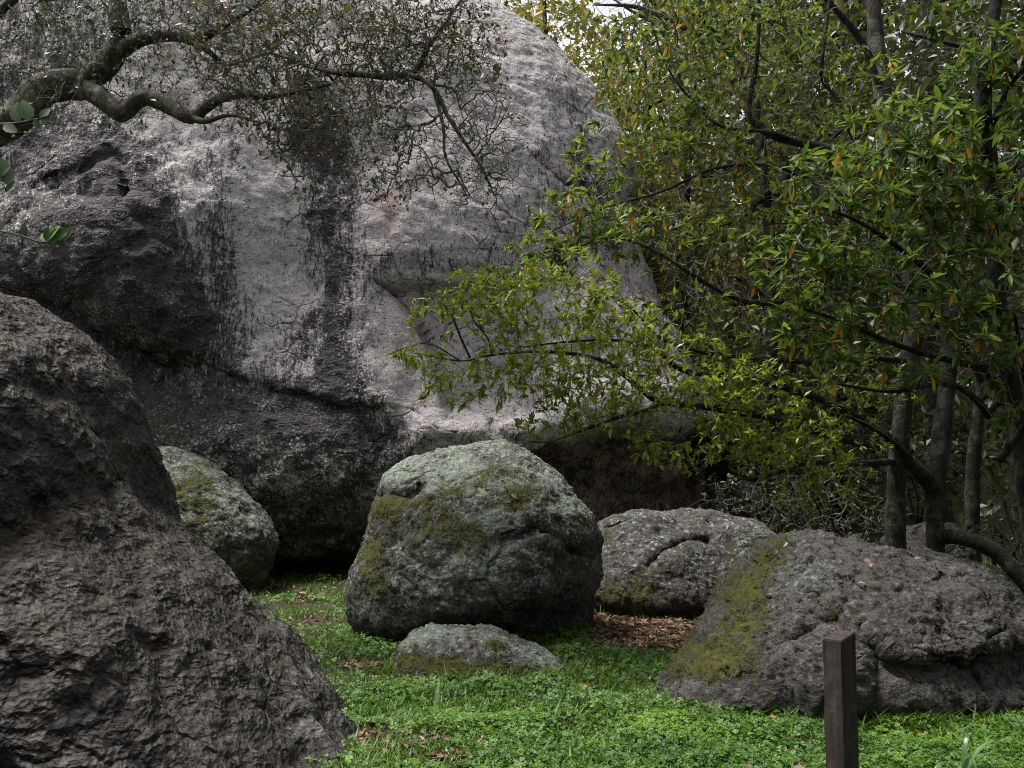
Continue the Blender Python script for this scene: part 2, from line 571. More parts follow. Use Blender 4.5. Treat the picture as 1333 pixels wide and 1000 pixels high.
# --- the great boulder
def cliff_feature(px, py, P):
    d = np.zeros(len(P))
    # rough lump on the left with an overhanging lower lip
    lip = np.interp(px, [-400, 60, 130, 190, 250, 300], [330, 385, 415, 440, 462, 470])
    below = py - lip
    xl = sstep(300, 215, px)
    d += 0.55 * gauss(px, py, 150, 320, 130, 130)
    d -= 0.55 * sstep(-8, 16, below) * np.exp(-np.clip(below, 0, None) / 75) * xl
    d += 0.20 * sstep(0, -60, below) * xl * sstep(-260, -60, below)
    # inverted V scar above the lump
    d -= 0.14 * np.exp(-(seg_dist(px, py, [(60, 260), (150, 203), (172, 222), (180, 275)]) / 7) ** 2)
    # long crack, the upper side stands proud
    ck = [(250, 462), (300, 482), (345, 500), (372, 512), (400, 513), (430, 525), (470, 532)]
    cy = np.interp(px, [c[0] for c in ck], [c[1] for c in ck])
    xm = sstep(230, 290, px) * sstep(560, 460, px)
    wob = 8 * fbm(P, 2.2, 3, seed=4)
    d += 0.10 * sstep(cy + wob + 3, cy + wob - 3, py) * sstep(cy - 90, cy - 5, py) * xm
    d -= 0.09 * np.exp(-((py - cy - wob - 2) / 4) ** 2) * xm * (0.4 + 0.6 * sstep(-0.2, 0.3, wob / 8))
    # foot: bulge then undercut
    d += 0.55 * gauss(px, py, 330, 610, 260, 90)
    d -= 0.8 * sstep(722, 752, py) * sstep(620, 520, px)
    # broken band and plate on the right of the face
    d -= 0.07 * sstep(332, 356, py + 14 * fbm(P, 1.6, 3, seed=8)) * sstep(470, 500, px) * sstep(680, 600, px) * sstep(440, 380, py)
    pl = [(487, 368), (512, 388), (540, 415), (560, 450), (572, 490), (585, 540)]
    plx = np.interp(py, [c[1] for c in pl], [c[0] for c in pl])
    d -= 0.22 * sstep(plx - 3, plx + 4, px) * sstep(360, 380, py) * sstep(560, 520, py) * sstep(760, 600, px)
    d -= 0.10 * np.exp(-(seg_dist(px, py, pl) / 5) ** 2)
    # brow over the cave
    d += 0.22 * np.exp(-(seg_dist(px, py, [(560, 560), (640, 562), (700, 560), (760, 530), (860, 520)]) / 32) ** 2)
    d -= 0.14 * np.exp(-(seg_dist(px, py, [(690, 205), (716, 226), (736, 240), (760, 240)]) / 4) ** 2)
    d -= 0.10 * np.exp(-(seg_dist(px, py, [(655, 545), (640, 560), (690, 578), (700, 590)]) / 4) ** 2)
    # the cave
    cave = [(676, 594), (700, 584), (716, 577), (735, 580), (752, 562), (775, 548), (820, 540), (880, 552), (930, 558), (985, 590), (990, 860), (720, 860), (706, 640)]
    cc = np.array(cave + cave[:1])
    ds = seg_dist(px, py, [tuple(c) for c in cc])
    ins = in_poly(px, py, cave)
    sd = np.where(ins, ds, -ds) + 9 * fbm(P, 1.4, 3, seed=9)
    d -= 0.55 * sstep(-2, 18, sd) + 1.0 * sstep(5, 130, sd) + 0.8 * sstep(880, 930, px) * sstep(0, 30, sd)
    out = np.zeros_like(P)
    out[:, 1] = -d
    return out


def cliff_masks(px, py, P, nn):
    w = fbm(P, 0.9, 4, seed=21)
    w2 = fbm(P, 2.6, 4, seed=22)
    jx = px + 26 * w + 22 * w2
    jy = py + 22 * w2
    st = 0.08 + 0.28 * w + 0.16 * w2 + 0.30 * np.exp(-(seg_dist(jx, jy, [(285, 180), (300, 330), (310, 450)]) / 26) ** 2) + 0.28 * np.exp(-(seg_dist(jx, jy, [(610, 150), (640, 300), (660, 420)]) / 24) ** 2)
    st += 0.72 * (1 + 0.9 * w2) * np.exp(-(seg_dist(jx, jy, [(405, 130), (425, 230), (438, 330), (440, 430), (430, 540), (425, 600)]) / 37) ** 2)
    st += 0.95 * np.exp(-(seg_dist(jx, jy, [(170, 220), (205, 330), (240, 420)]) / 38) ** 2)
    st += 0.95 * gauss(jx, jy, 110, 370, 155, 115) + 0.25 * gauss(jx, jy, 60, 180, 130, 200)  # left side: dark growth, with the oak's shade painted in
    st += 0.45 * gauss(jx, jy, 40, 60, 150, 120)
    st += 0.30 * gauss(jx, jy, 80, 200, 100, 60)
    st += 0.35 * gauss(jx, jy, 410, 170, 90, 70)
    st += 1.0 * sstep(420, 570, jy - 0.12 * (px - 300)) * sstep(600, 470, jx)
    st += 0.4 * sstep(600, 690, jy) * sstep(640, 520, jx)
    st += 0.55 * np.exp(-(seg_dist(jx, jy, [(725, 110), (765, 210), (800, 320)]) / 20) ** 2) + 0.35 * np.exp(-(seg_dist(jx, jy, [(700, 180), (745, 300)]) / 20) ** 2)
    st += 0.30 * gauss(jx, jy, 740, 470, 120, 90)
    st += 0.30 * gauss(jx, jy, 560, 345, 90, 22)
    st -= 0.20 * gauss(jx, jy, 345, 300, 60, 130)
    st -= 0.45 * gauss(jx, jy, 540, 470, 50, 80)
    st -= 0.40 * gauss(jx, jy, 640, 60, 120, 120)
    st -= 0.30 * gauss(jx, jy, 590, 250, 90, 60)
    tint = 0.95 * gauss(jx, jy, 502, 275, 18, 24) + 0.7 * gauss(px, py, 722, 218, 22, 16) + 0.5 * gauss(jx, jy, 835, 400, 60, 70)
    tint += 0.45 * gauss(jx, jy, 330, 530, 80, 40) + 0.35 * gauss(jx, jy, 560, 275, 60, 25) + 0.8 * np.exp(-(seg_dist(px, py, [(515, 390), (548, 425), (565, 470)]) / 11) ** 2)
    tint += 0.25 * gauss(jx, jy, 180, 450, 60, 30)
    lich = 0.54 * sstep(530, 620, jy) * sstep(560, 480, jx) + 0.42 * np.exp(-(seg_dist(px, py, [(660, 20), (740, 95), (790, 160), (815, 230)]) / 30) ** 2)
    lich += 0.2 * gauss(px, py, 250, 540, 60, 60)
    moss = 0.62 * sstep(600, 720, jy) * sstep(600, 480, jx) + 0.38 * gauss(jx, jy, 240, 560, 90, 70) + 0.2 * gauss(px, py, 130, 390, 90, 50)
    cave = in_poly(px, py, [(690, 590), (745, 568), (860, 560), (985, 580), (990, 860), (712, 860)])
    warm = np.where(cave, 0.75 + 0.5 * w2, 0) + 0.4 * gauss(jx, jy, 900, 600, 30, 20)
    st = np.where(cave, 0.48 + 0.45 * w, st)  # cave shadow painted in by darkening its rock
    return dict(stain_shade=st, tint=np.where(cave, 0, tint), lichen=np.where(cave, 0, lich), moss=np.where(cave, 0, moss), warm=warm)


def cliff_rough(px, py, P):
    return 0.045 + 0.16 * gauss(px, py, 130, 350, 150, 140) + 0.10 * sstep(520, 620, py) + 0.07 * gauss(px, py, 700, 520, 120, 80)


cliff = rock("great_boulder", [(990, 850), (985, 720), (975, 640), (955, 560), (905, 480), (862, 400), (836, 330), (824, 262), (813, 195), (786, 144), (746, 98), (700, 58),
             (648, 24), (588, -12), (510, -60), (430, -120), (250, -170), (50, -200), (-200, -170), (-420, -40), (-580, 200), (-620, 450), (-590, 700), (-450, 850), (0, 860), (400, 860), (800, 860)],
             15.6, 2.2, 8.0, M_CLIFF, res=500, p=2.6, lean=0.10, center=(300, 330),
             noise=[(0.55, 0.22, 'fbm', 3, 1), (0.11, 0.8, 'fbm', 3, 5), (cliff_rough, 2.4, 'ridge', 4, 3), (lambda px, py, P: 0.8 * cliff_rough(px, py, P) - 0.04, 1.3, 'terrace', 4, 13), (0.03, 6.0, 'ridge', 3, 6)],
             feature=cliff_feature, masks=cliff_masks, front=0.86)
tag(cliff, "huge pale grey boulder with dark vertical streaks and a cave under its edge", "boulder")


# --- near boulder on the left
def near_feature(px, py, P):
    d = np.zeros(len(P))
    d -= 0.22 * gauss(px, py, 60, 510, 60, 30) + 0.2 * gauss(px, py, 40, 690, 60, 50) + 0.16 * gauss(px, py, 150, 640, 30, 60)
    d += 0.22 * gauss(px, py, 110, 560, 70, 60)
    d += 0.28 * gauss(px, py, 150, 780, 150, 150)
    cut = np.interp(py, [640, 720, 760, 830, 900, 1000], [235, 275, 300, 310, 300, 260])
    cut = cut + 14 * fbm(P, 2.5, 3, seed=33)
    d -= 0.40 * sstep(cut - 25, cut + 45, px) * sstep(640, 740, py)
    d -= 0.12 * sstep(830, 1040, py + 40 * fbm(P, 1.3, 3, seed=34)) * sstep(330, 40, px)
    out = np.zeros_like(P)
    out[:, 1] = -d
    return out


def near_masks(px, py, P, nn):
    w = fbm(P, 1.5, 4, seed=31)
    up = sstep(0.05, 0.75, nn[:, 2])
    lich = 0.55 * sstep(0.45, 0.95, nn[:, 2]) + 0.12 * w  # crown lichen also stands in for the skylit rim
    edge = np.exp(-(seg_dist(px, py, [(330, 770), (400, 880), (470, 1000)]) / 25) ** 2)
    lich += 0.22 * edge + 0.5 * gauss(px, py, 375, 985, 30, 20)
    warm = 0.40 * sstep(520, 700, py) * sstep(330, 160, px) + 0.3 * gauss(px, py, 60, 690, 50, 40) + 0.25 * w
    st = 0.62 + 0.45 * w - 0.65 * sstep(0.4, 0.95, nn[:, 2]) + 0.25 * sstep(760, 960, py)  # skylit top and shaded front painted in through the stain amount
    return dict(stain_shade=st, lichen=lich, warm=warm, moss=0.12 * up + 0.1 * w)


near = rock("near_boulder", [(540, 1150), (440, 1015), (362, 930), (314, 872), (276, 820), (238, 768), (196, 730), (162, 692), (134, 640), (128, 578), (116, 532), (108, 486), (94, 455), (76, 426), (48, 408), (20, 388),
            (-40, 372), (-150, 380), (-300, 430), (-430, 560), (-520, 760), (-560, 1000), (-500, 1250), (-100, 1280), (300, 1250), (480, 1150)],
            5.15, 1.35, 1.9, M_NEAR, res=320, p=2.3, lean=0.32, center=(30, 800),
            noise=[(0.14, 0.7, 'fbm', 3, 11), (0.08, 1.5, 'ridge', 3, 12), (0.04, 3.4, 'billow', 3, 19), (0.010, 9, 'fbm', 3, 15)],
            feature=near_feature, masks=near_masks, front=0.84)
tag(near, "large dark rough boulder filling the bottom left corner of the view", "boulder")


# --- lichen covered boulder between the near boulder and the cliff
def side_masks(px, py, P, nn):
    w = fbm(P, 2.2, 4, seed=41)
    up = sstep(-0.1, 0.7, nn[:, 2])
    return dict(stain_shade=0.45 + 0.4 * w, lichen=0.35 + 0.30 * up + 0.2 * w - 0.3 * gauss(px, py, 320, 730, 30, 30), moss=0.34 + 0.35 * w + 0.3 * gauss(px, py, 255, 640, 30, 35) + 0.25 * gauss(px, py, 320, 735, 40, 25))


side = rock("lichen_boulder", [(330, 775), (346, 748), (357, 705), (350, 685), (335, 665), (312, 640), (285, 615), (255, 598), (222, 586), (180, 585), (130, 600), (90, 640), (80, 720), (110, 800), (300, 800)],
            12.6, 0.9, 1.0, M_LICH, res=190, p=2.2, lean=0.15, center=(215, 690),
            noise=[(0.12, 0.9, 'fbm', 3, 17), (0.05, 3.2, 'ridge', 3, 18), (0.018, 11, 'fbm', 3, 19)], masks=side_masks, front=0.82)
tag(side, "pale lichen and moss covered boulder half hidden behind the dark near boulder", "boulder")


# --- centre boulder
def mid_feature(px, py, P):
    d = np.zeros(len(P))
    d += 0.12 * gauss(px, py, 640, 740, 90, 60)
    # top shelf tilts back, notch on the left shoulder
    d -= 0.22 * sstep(640, 590, py)
    d -= 0.16 * np.exp(-(seg_dist(px, py, [(470, 660), (500, 648), (530, 652), (545, 640)]) / 9) ** 2)
    d -= 0.08 * np.exp(-(seg_dist(px, py, [(655, 704), (675, 700), (700, 690), (735, 712), (770, 735)]) / 6) ** 2)
    # right flank folds away under an edge
    cut = np.interp(py, [690, 720, 760, 800, 850], [745, 728, 722, 715, 690])
    d -= 0.30 * sstep(cut - 8, cut + 12, px) * sstep(690, 730, py)
    d -= 0.06 * np.exp(-((px - cut) / 5) ** 2) * sstep(690, 720, py)
    d -= 0.45 * sstep(775, 850, py + 0.25 * (px - 640))
    out = np.zeros_like(P)
    out[:, 1] = -d
    return out


def mid_masks(px, py, P, nn):
    w = fbm(P, 2.0, 4, seed=51)
    up = sstep(-0.05, 0.8, nn[:, 2])
    lich = 0.30 + 0.42 * up + 0.30 * w + 0.30 * gauss(px, py, 655, 670, 45, 30) + 0.25 * gauss(px, py, 735, 660, 45, 60) + 0.28 * gauss(px, py, 560, 620, 80, 35)
    lich += 0.25 * gauss(px, py, 660, 740, 50, 35) - 0.5 * gauss(px, py, 700, 690, 30, 50) - 0.30 * gauss(px, py, 560, 680, 60, 30) - 0.45 * sstep(770, 830, py)
    moss = 0.62 * gauss(px, py, 512, 663, 32, 18) + 0.50 * gauss(px, py, 590, 692, 45, 22) + 0.42 * gauss(px, py, 490, 740, 30, 60) + 0.42 * np.exp(-(seg_dist(px, py, [(560, 655), (610, 630), (650, 612)]) / 13) ** 2)
    moss += 0.45 * gauss(px, py, 665, 640, 30, 25) + 0.24 + 0.32 * w + 0.25 * gauss(px, py, 630, 720, 30, 25)
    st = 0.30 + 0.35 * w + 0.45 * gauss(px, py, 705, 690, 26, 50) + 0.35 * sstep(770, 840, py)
    return dict(stain_shade=st, lichen=lich, moss=moss, tint=0.35 * gauss(px, py, 705, 690, 22, 40))


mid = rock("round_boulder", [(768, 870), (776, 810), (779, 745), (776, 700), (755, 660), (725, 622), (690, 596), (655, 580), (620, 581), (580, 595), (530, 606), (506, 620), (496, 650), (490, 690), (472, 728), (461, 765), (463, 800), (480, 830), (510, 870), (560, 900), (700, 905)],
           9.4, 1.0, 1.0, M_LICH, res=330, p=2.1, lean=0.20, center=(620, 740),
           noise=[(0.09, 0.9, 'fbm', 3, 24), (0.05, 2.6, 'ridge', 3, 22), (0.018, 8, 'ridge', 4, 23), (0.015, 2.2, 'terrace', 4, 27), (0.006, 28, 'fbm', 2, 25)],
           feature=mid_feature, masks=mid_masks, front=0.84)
tag(mid, "large rounded boulder with grey green lichen and moss standing in the grass", "boulder")


# --- low flat rock in front of it
def low_masks(px, py, P, nn):
    w = fbm(P, 3.0, 4, seed=61)
    up = sstep(0.1, 0.8, nn[:, 2])
    lich = 0.36 + 0.26 * up + 0.3 * w + 0.35 * gauss(px, py, 700, 855, 30, 18) + 0.15 * gauss(px, py, 580, 830, 60, 12) - 0.4 * gauss(px, py, 600, 870, 80, 18)
    moss = 0.72 * np.exp(-(seg_dist(px, py, [(530, 862), (590, 872), (680, 880)]) / 14) ** 2) + 0.45 * gauss(px, py, 640, 842, 25, 9) + 0.25 + 0.3 * w
    return dict(stain_shade=0.35 + 0.4 * w, lichen=lich, moss=moss)


flat_rock = rock("low_rock", [(745, 905), (745, 876), (720, 856), (690, 842), (660, 832), (640, 822), (600, 818), (560, 820), (535, 828), (518, 842), (514, 880), (540, 915), (700, 925)],
           7.75, 0.36, 0.45, M_LICH, res=190, p=2.2, lean=0.5, center=(632, 872),
           noise=[(0.05, 1.8, 'fbm', 3, 32), (0.025, 5, 'ridge', 3, 33), (0.008, 18, 'fbm', 3, 34)], masks=low_masks, front=0.84)
tag(flat_rock, "low flat rock edged with yellow green moss in front of the round boulder", "rock")


# --- boulder behind on the right of the centre
def back_masks(px, py, P, nn):
    w = fbm(P, 2.0, 4, seed=71)
    up = sstep(-0.05, 0.8, nn[:, 2])
    return dict(stain_shade=0.42 + 0.4 * w + 0.3 * sstep(750, 810, py), lichen=0.08 + 0.34 * up + 0.25 * w - 0.4 * sstep(750, 800, py),
                moss=0.20 + 0.35 * w + 0.5 * gauss(px, py, 820, 780, 45, 22) + 0.3 * gauss(px, py, 790, 700, 25, 20) + 0.15 * gauss(px, py, 980, 720, 50, 30))


def back_feature(px, py, P):
    d = -0.10 * np.exp(-(seg_dist(px, py, [(845, 740), (862, 722), (890, 708), (920, 705)]) / 6) ** 2)
    d = d - 0.3 * sstep(775, 830, py)
    out = np.zeros_like(P)
    out[:, 1] = -d
    return out


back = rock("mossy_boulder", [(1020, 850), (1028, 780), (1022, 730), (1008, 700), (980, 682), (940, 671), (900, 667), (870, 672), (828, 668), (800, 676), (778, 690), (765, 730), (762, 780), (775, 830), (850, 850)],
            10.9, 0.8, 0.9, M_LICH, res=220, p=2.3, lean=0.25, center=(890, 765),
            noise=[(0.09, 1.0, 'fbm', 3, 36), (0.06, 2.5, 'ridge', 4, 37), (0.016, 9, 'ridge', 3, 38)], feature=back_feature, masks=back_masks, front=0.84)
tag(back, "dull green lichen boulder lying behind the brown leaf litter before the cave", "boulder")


# --- big boulder on the right
def right_feature(px, py, P):
    d = np.zeros(len(P))
    wob = 7 * fbm(P, 3.0, 3, seed=81)
    d -= 0.10 * np.exp(-((seg_dist(px, py, [(1122, 735), (1112, 770), (1095, 805), (1050, 835), (1020, 850)]) + wob) / 6) ** 2)
    d += 0.10 * sstep(0, 25, px - 1110) * gauss(px, py, 1200, 790, 110, 60)
    d -= 0.14 * gauss(px, py, 1063, 785, 12, 8)
    ld = [(1120, 815), (1160, 845), (1200, 855), (1260, 850), (1333, 830)]
    ly = np.interp(px, [c[0] for c in ld], [c[1] for c in ld]) + wob
    d -= 0.20 * sstep(ly - 3, ly + 8, py) * sstep(1110, 1140, px) * sstep(940, 880, py)
    d -= 0.25 * sstep(900, 960, py)
    d += 0.12 * gauss(px, py, 1230, 880, 60, 35)
    out = np.zeros_like(P)
    out[:, 1] = -d
    return out


def right_masks(px, py, P, nn):
    w = fbm(P, 2.0, 4, seed=82)
    up = sstep(-0.05, 0.8, nn[:, 2])
    moss = (0.75 + 0.5 * w) * np.exp(-(seg_dist(px, py, [(1015, 718), (980, 765)]) / 16) ** 2) + (1.05 + 0.8 * w) * gauss(px, py, 978, 800, 40, 45) + (1.0 + 0.9 * w) * gauss(px, py, 925, 862, 65, 38) + 0.10 + 0.2 * w - 0.25 * gauss(px, py, 1020, 820, 30, 60)
    moss += 0.35 * gauss(px, py, 1085, 800, 20, 20)
    lich = 0.20 + 0.25 * w + 0.34 * gauss(px, py, 1030, 770, 45, 50) + 0.1 * up
    st = 0.26 + 0.55 * w + 0.4 * gauss(px, py, 1030, 890, 70, 25) + 0.35 * gauss(px, py, 1270, 910, 50, 20) + 0.3 * sstep(1230, 1330, px)
    return dict(stain_shade=st, lichen=lich, moss=moss, warm=0.15 + 0.2 * w)


right = rock("right_boulder", [(860, 905), (885, 866), (915, 830), (945, 790), (975, 748), (1005, 716), (1050, 705), (1100, 707), (1150, 716), (1200, 725), (1245, 738), (1280, 765), (1325, 800), (1370, 850), (1410, 900), (1420, 990), (1350, 1030), (1000, 1010), (870, 960)],
             7.0, 0.95, 1.2, M_GREY, res=340, p=2.2, lean=0.55, center=(1120, 870),
             noise=[(0.10, 0.9, 'fbm', 3, 83), (0.05, 1.2, 'terrace', 4, 87), (0.05, 2.4, 'ridge', 4, 84), (0.028, 7, 'ridge', 4, 85), (0.008, 24, 'fbm', 2, 86)],
             feature=right_feature, masks=right_masks, front=0.84)
tag(right, "wide grey cracked boulder with a mossy flank standing behind the wooden post", "boulder")


def far_masks(px, py, P, nn):
    w = fbm(P, 2.0, 4, seed=91)
    return dict(stain_shade=0.05 + 0.3 * w, lichen=0.35 + 0.3 * w, moss=0.0 * w)


def far_moss(px, py, P, nn):
    w = fbm(P, 2.0, 4, seed=92)
    return dict(stain_shade=0.2 + 0.3 * w, lichen=0.6 + 0.3 * w, moss=0.45 + 0.5 * w)


far = rock("far_rock", [(1300, 760), (1290, 715), (1262, 690), (1240, 682), (1205, 682), (1186, 690), (1150, 705), (1140, 760)], 13.6, 0.5, 0.6, M_GREY, res=140, lean=0.2, center=(1220, 730),
           noise=[(0.08, 1.4, 'fbm', 3, 93), (0.04, 4, 'ridge', 3, 94)], masks=far_masks)
tag(far, "small pale rock seen between the two slim trunks", "rock")
far2 = rock("mossy_rock", [(1370, 860), (1345, 790), (1318, 755), (1285, 738), (1245, 730), (1220, 740), (1200, 800), (1220, 860)], 9.9, 0.5, 0.6, M_LICH, res=160, lean=0.3, center=(1280, 800),
            noise=[(0.08, 1.2, 'fbm', 3, 95), (0.03, 5, 'ridge', 3, 96)], masks=far_moss)
tag(far2, "pale lichen rock with bright moss under the curved low limb", "rock")


# ------------------------------------------------------------------ foliage machinery
def leaf_template(w, fold=0.12, droop=0.10, rows=3):
    """a leaf of length 1 along +y: folded along the midrib, pointed, slightly arched"""
    ts = {1: [0.45], 2: [0.3, 0.68], 3: [0.2, 0.5, 0.8]}[rows]
    v = [(0, 0, 0)]
    for t in ts:
        hw = w * 0.5 * (math.sin(math.pi * t ** 0.85)) ** 0.8
        z = -droop * t * t
        v += [(-hw, t, z + fold * hw * 2), (0, t, z), (hw, t, z + fold * hw * 2)]
    v.append((0, 1, -droop))
    f = [(0, 2, 1), (0, 3, 2)]
    for k in range(rows - 1):
        a = 1 + 3 * k
        f += [(a, a + 1, a + 4), (a, a + 4, a + 3), (a + 1, a + 2, a + 5), (a + 1, a + 5, a + 4)]
    a = 1 + 3 * (rows - 1)
    t = len(v) - 1
    f += [(a, a + 1, t), (a + 1, a + 2, t)]
    return np.array(v, float), np.array(f)


def frames(d, up):
    d = d / (np.linalg.norm(d, axis=1, keepdims=True) + 1e-9)
    s = np.cross(d, up)
    s /= np.linalg.norm(s, axis=1, keepdims=True) + 1e-9
    n = np.cross(s, d)
    return s, d, n


def scatter_mesh(name, tmpl, pos, d, up, size, rnd, mat, base, width=None):
    tv, tf = tmpl
    s, dd, n = frames(d, up)
    k = len(tv)
    wd = np.ones(len(pos)) if width is None else width
    V = (pos[:, None] + size[:, None, None] * (tv[None, :, 0:1] * wd[:, None, None] * s[:, None] + tv[None, :, 1:2] * dd[:, None] + tv[None, :, 2:3] * n[:, None])).reshape(-1, 3)
    F = (tf[None] + (np.arange(len(pos)) * k)[:, None, None]).reshape(-1, 3)
    return mesh_np(name, V - base, F, {'rnd': np.repeat(rnd, k)}, smooth=False, mats=[mat])


def catmull(pts, step):
    pts = np.array(pts, float)
    P = np.vstack([2 * pts[0] - pts[1], pts, 2 * pts[-1] - pts[-2]])
    out = []
    for i in range(1, len(P) - 2):
        n = max(2, int(np.linalg.norm(P[i + 1, :3] - P[i, :3]) / step))
        t = np.linspace(0, 1, n, endpoint=False)[:, None]
        p0, p1, p2, p3 = P[i - 1], P[i], P[i + 1], P[i + 2]
        out.append(0.5 * ((2 * p1) + (-p0 + p2) * t + (2 * p0 - 5 * p1 + 4 * p2 - p3) * t ** 2 + (-p0 + 3 * p1 - 3 * p2 + p3) * t ** 3))
    out.append(P[-2][None])
    return np.vstack(out)


def tubes(pos, rad, chain, sides):
    """rings (in order) that share a chain id are joined into one tube"""
    n = len(pos)
    same_next = np.append(chain[1:] == chain[:-1], False)
    same_prev = np.insert(chain[1:] == chain[:-1], 0, False)
    nxt = np.where(same_next[:, None], np.roll(pos, -1, 0), pos)
    prv = np.where(same_prev[:, None], np.roll(pos, 1, 0), pos)
    t = nxt - prv
    t /= np.linalg.norm(t, axis=1, keepdims=True) + 1e-9
    # one reference vector per chain
    first = np.concatenate([[0], np.nonzero(np.diff(chain))[0] + 1])
    ln = np.diff(np.append(first, n))
    ref1 = np.where(np.abs(t[first][:, 2:3]) < 0.75, np.array([[0, 0, 1.0]]), np.array([[0.2, 1.0, 0.1]]))
    ref = np.repeat(ref1, ln, 0)
    s = np.cross(t, ref)
    s /= np.linalg.norm(s, axis=1, keepdims=True) + 1e-9
    b = np.cross(s, t)
    a = np.arange(sides) * 2 * math.pi / sides
    ring = np.cos(a)[None, :, None] * s[:, None] + np.sin(a)[None, :, None] * b[:, None]
    V = pos[:, None] + rad[:, None, None] * ring
    k = np.nonzero(same_next)[0]
    j = np.arange(sides)
    j2 = (j + 1) % sides
    F = np.stack([k[:, None] * sides + j, k[:, None] * sides + j2, (k[:, None] + 1) * sides + j2, (k[:, None] + 1) * sides + j], -1).reshape(-1, 4)
    return V.reshape(-1, 3), F


def limb_mesh(name, path, sides, mat, base, seed, knob=0.12):
    """path rows: x y z radius"""
    pos, rad = path[:, :3], path[:, 3]
    V, F = tubes(pos, rad, np.zeros(len(pos), int), sides)
    rr = np.repeat(rad, sides)
    c = np.repeat(pos, sides, 0)
    d = V - c
    f = fbm(V, 3.0, 3, seed=seed) + 0.5 * fbm(V * np.array([1, 1, 0.4]), 14.0, 3, seed=seed + 1)
    V = c + d * (1 + knob * 2.0 * f)[:, None]
    # close both ends
    n0 = len(V)
    V = np.vstack([V, pos[0], pos[-1]])
    j = np.arange(sides)
    j2 = (j + 1) % sides
    last = (len(pos) - 1) * sides
    caps = np.concatenate([np.stack([np.full(sides, n0), j2, j], 1), np.stack([np.full(sides, n0 + 1), last + j, last + j2], 1)])
    return mesh_np(name, V - base, [F, caps], mats=[mat])


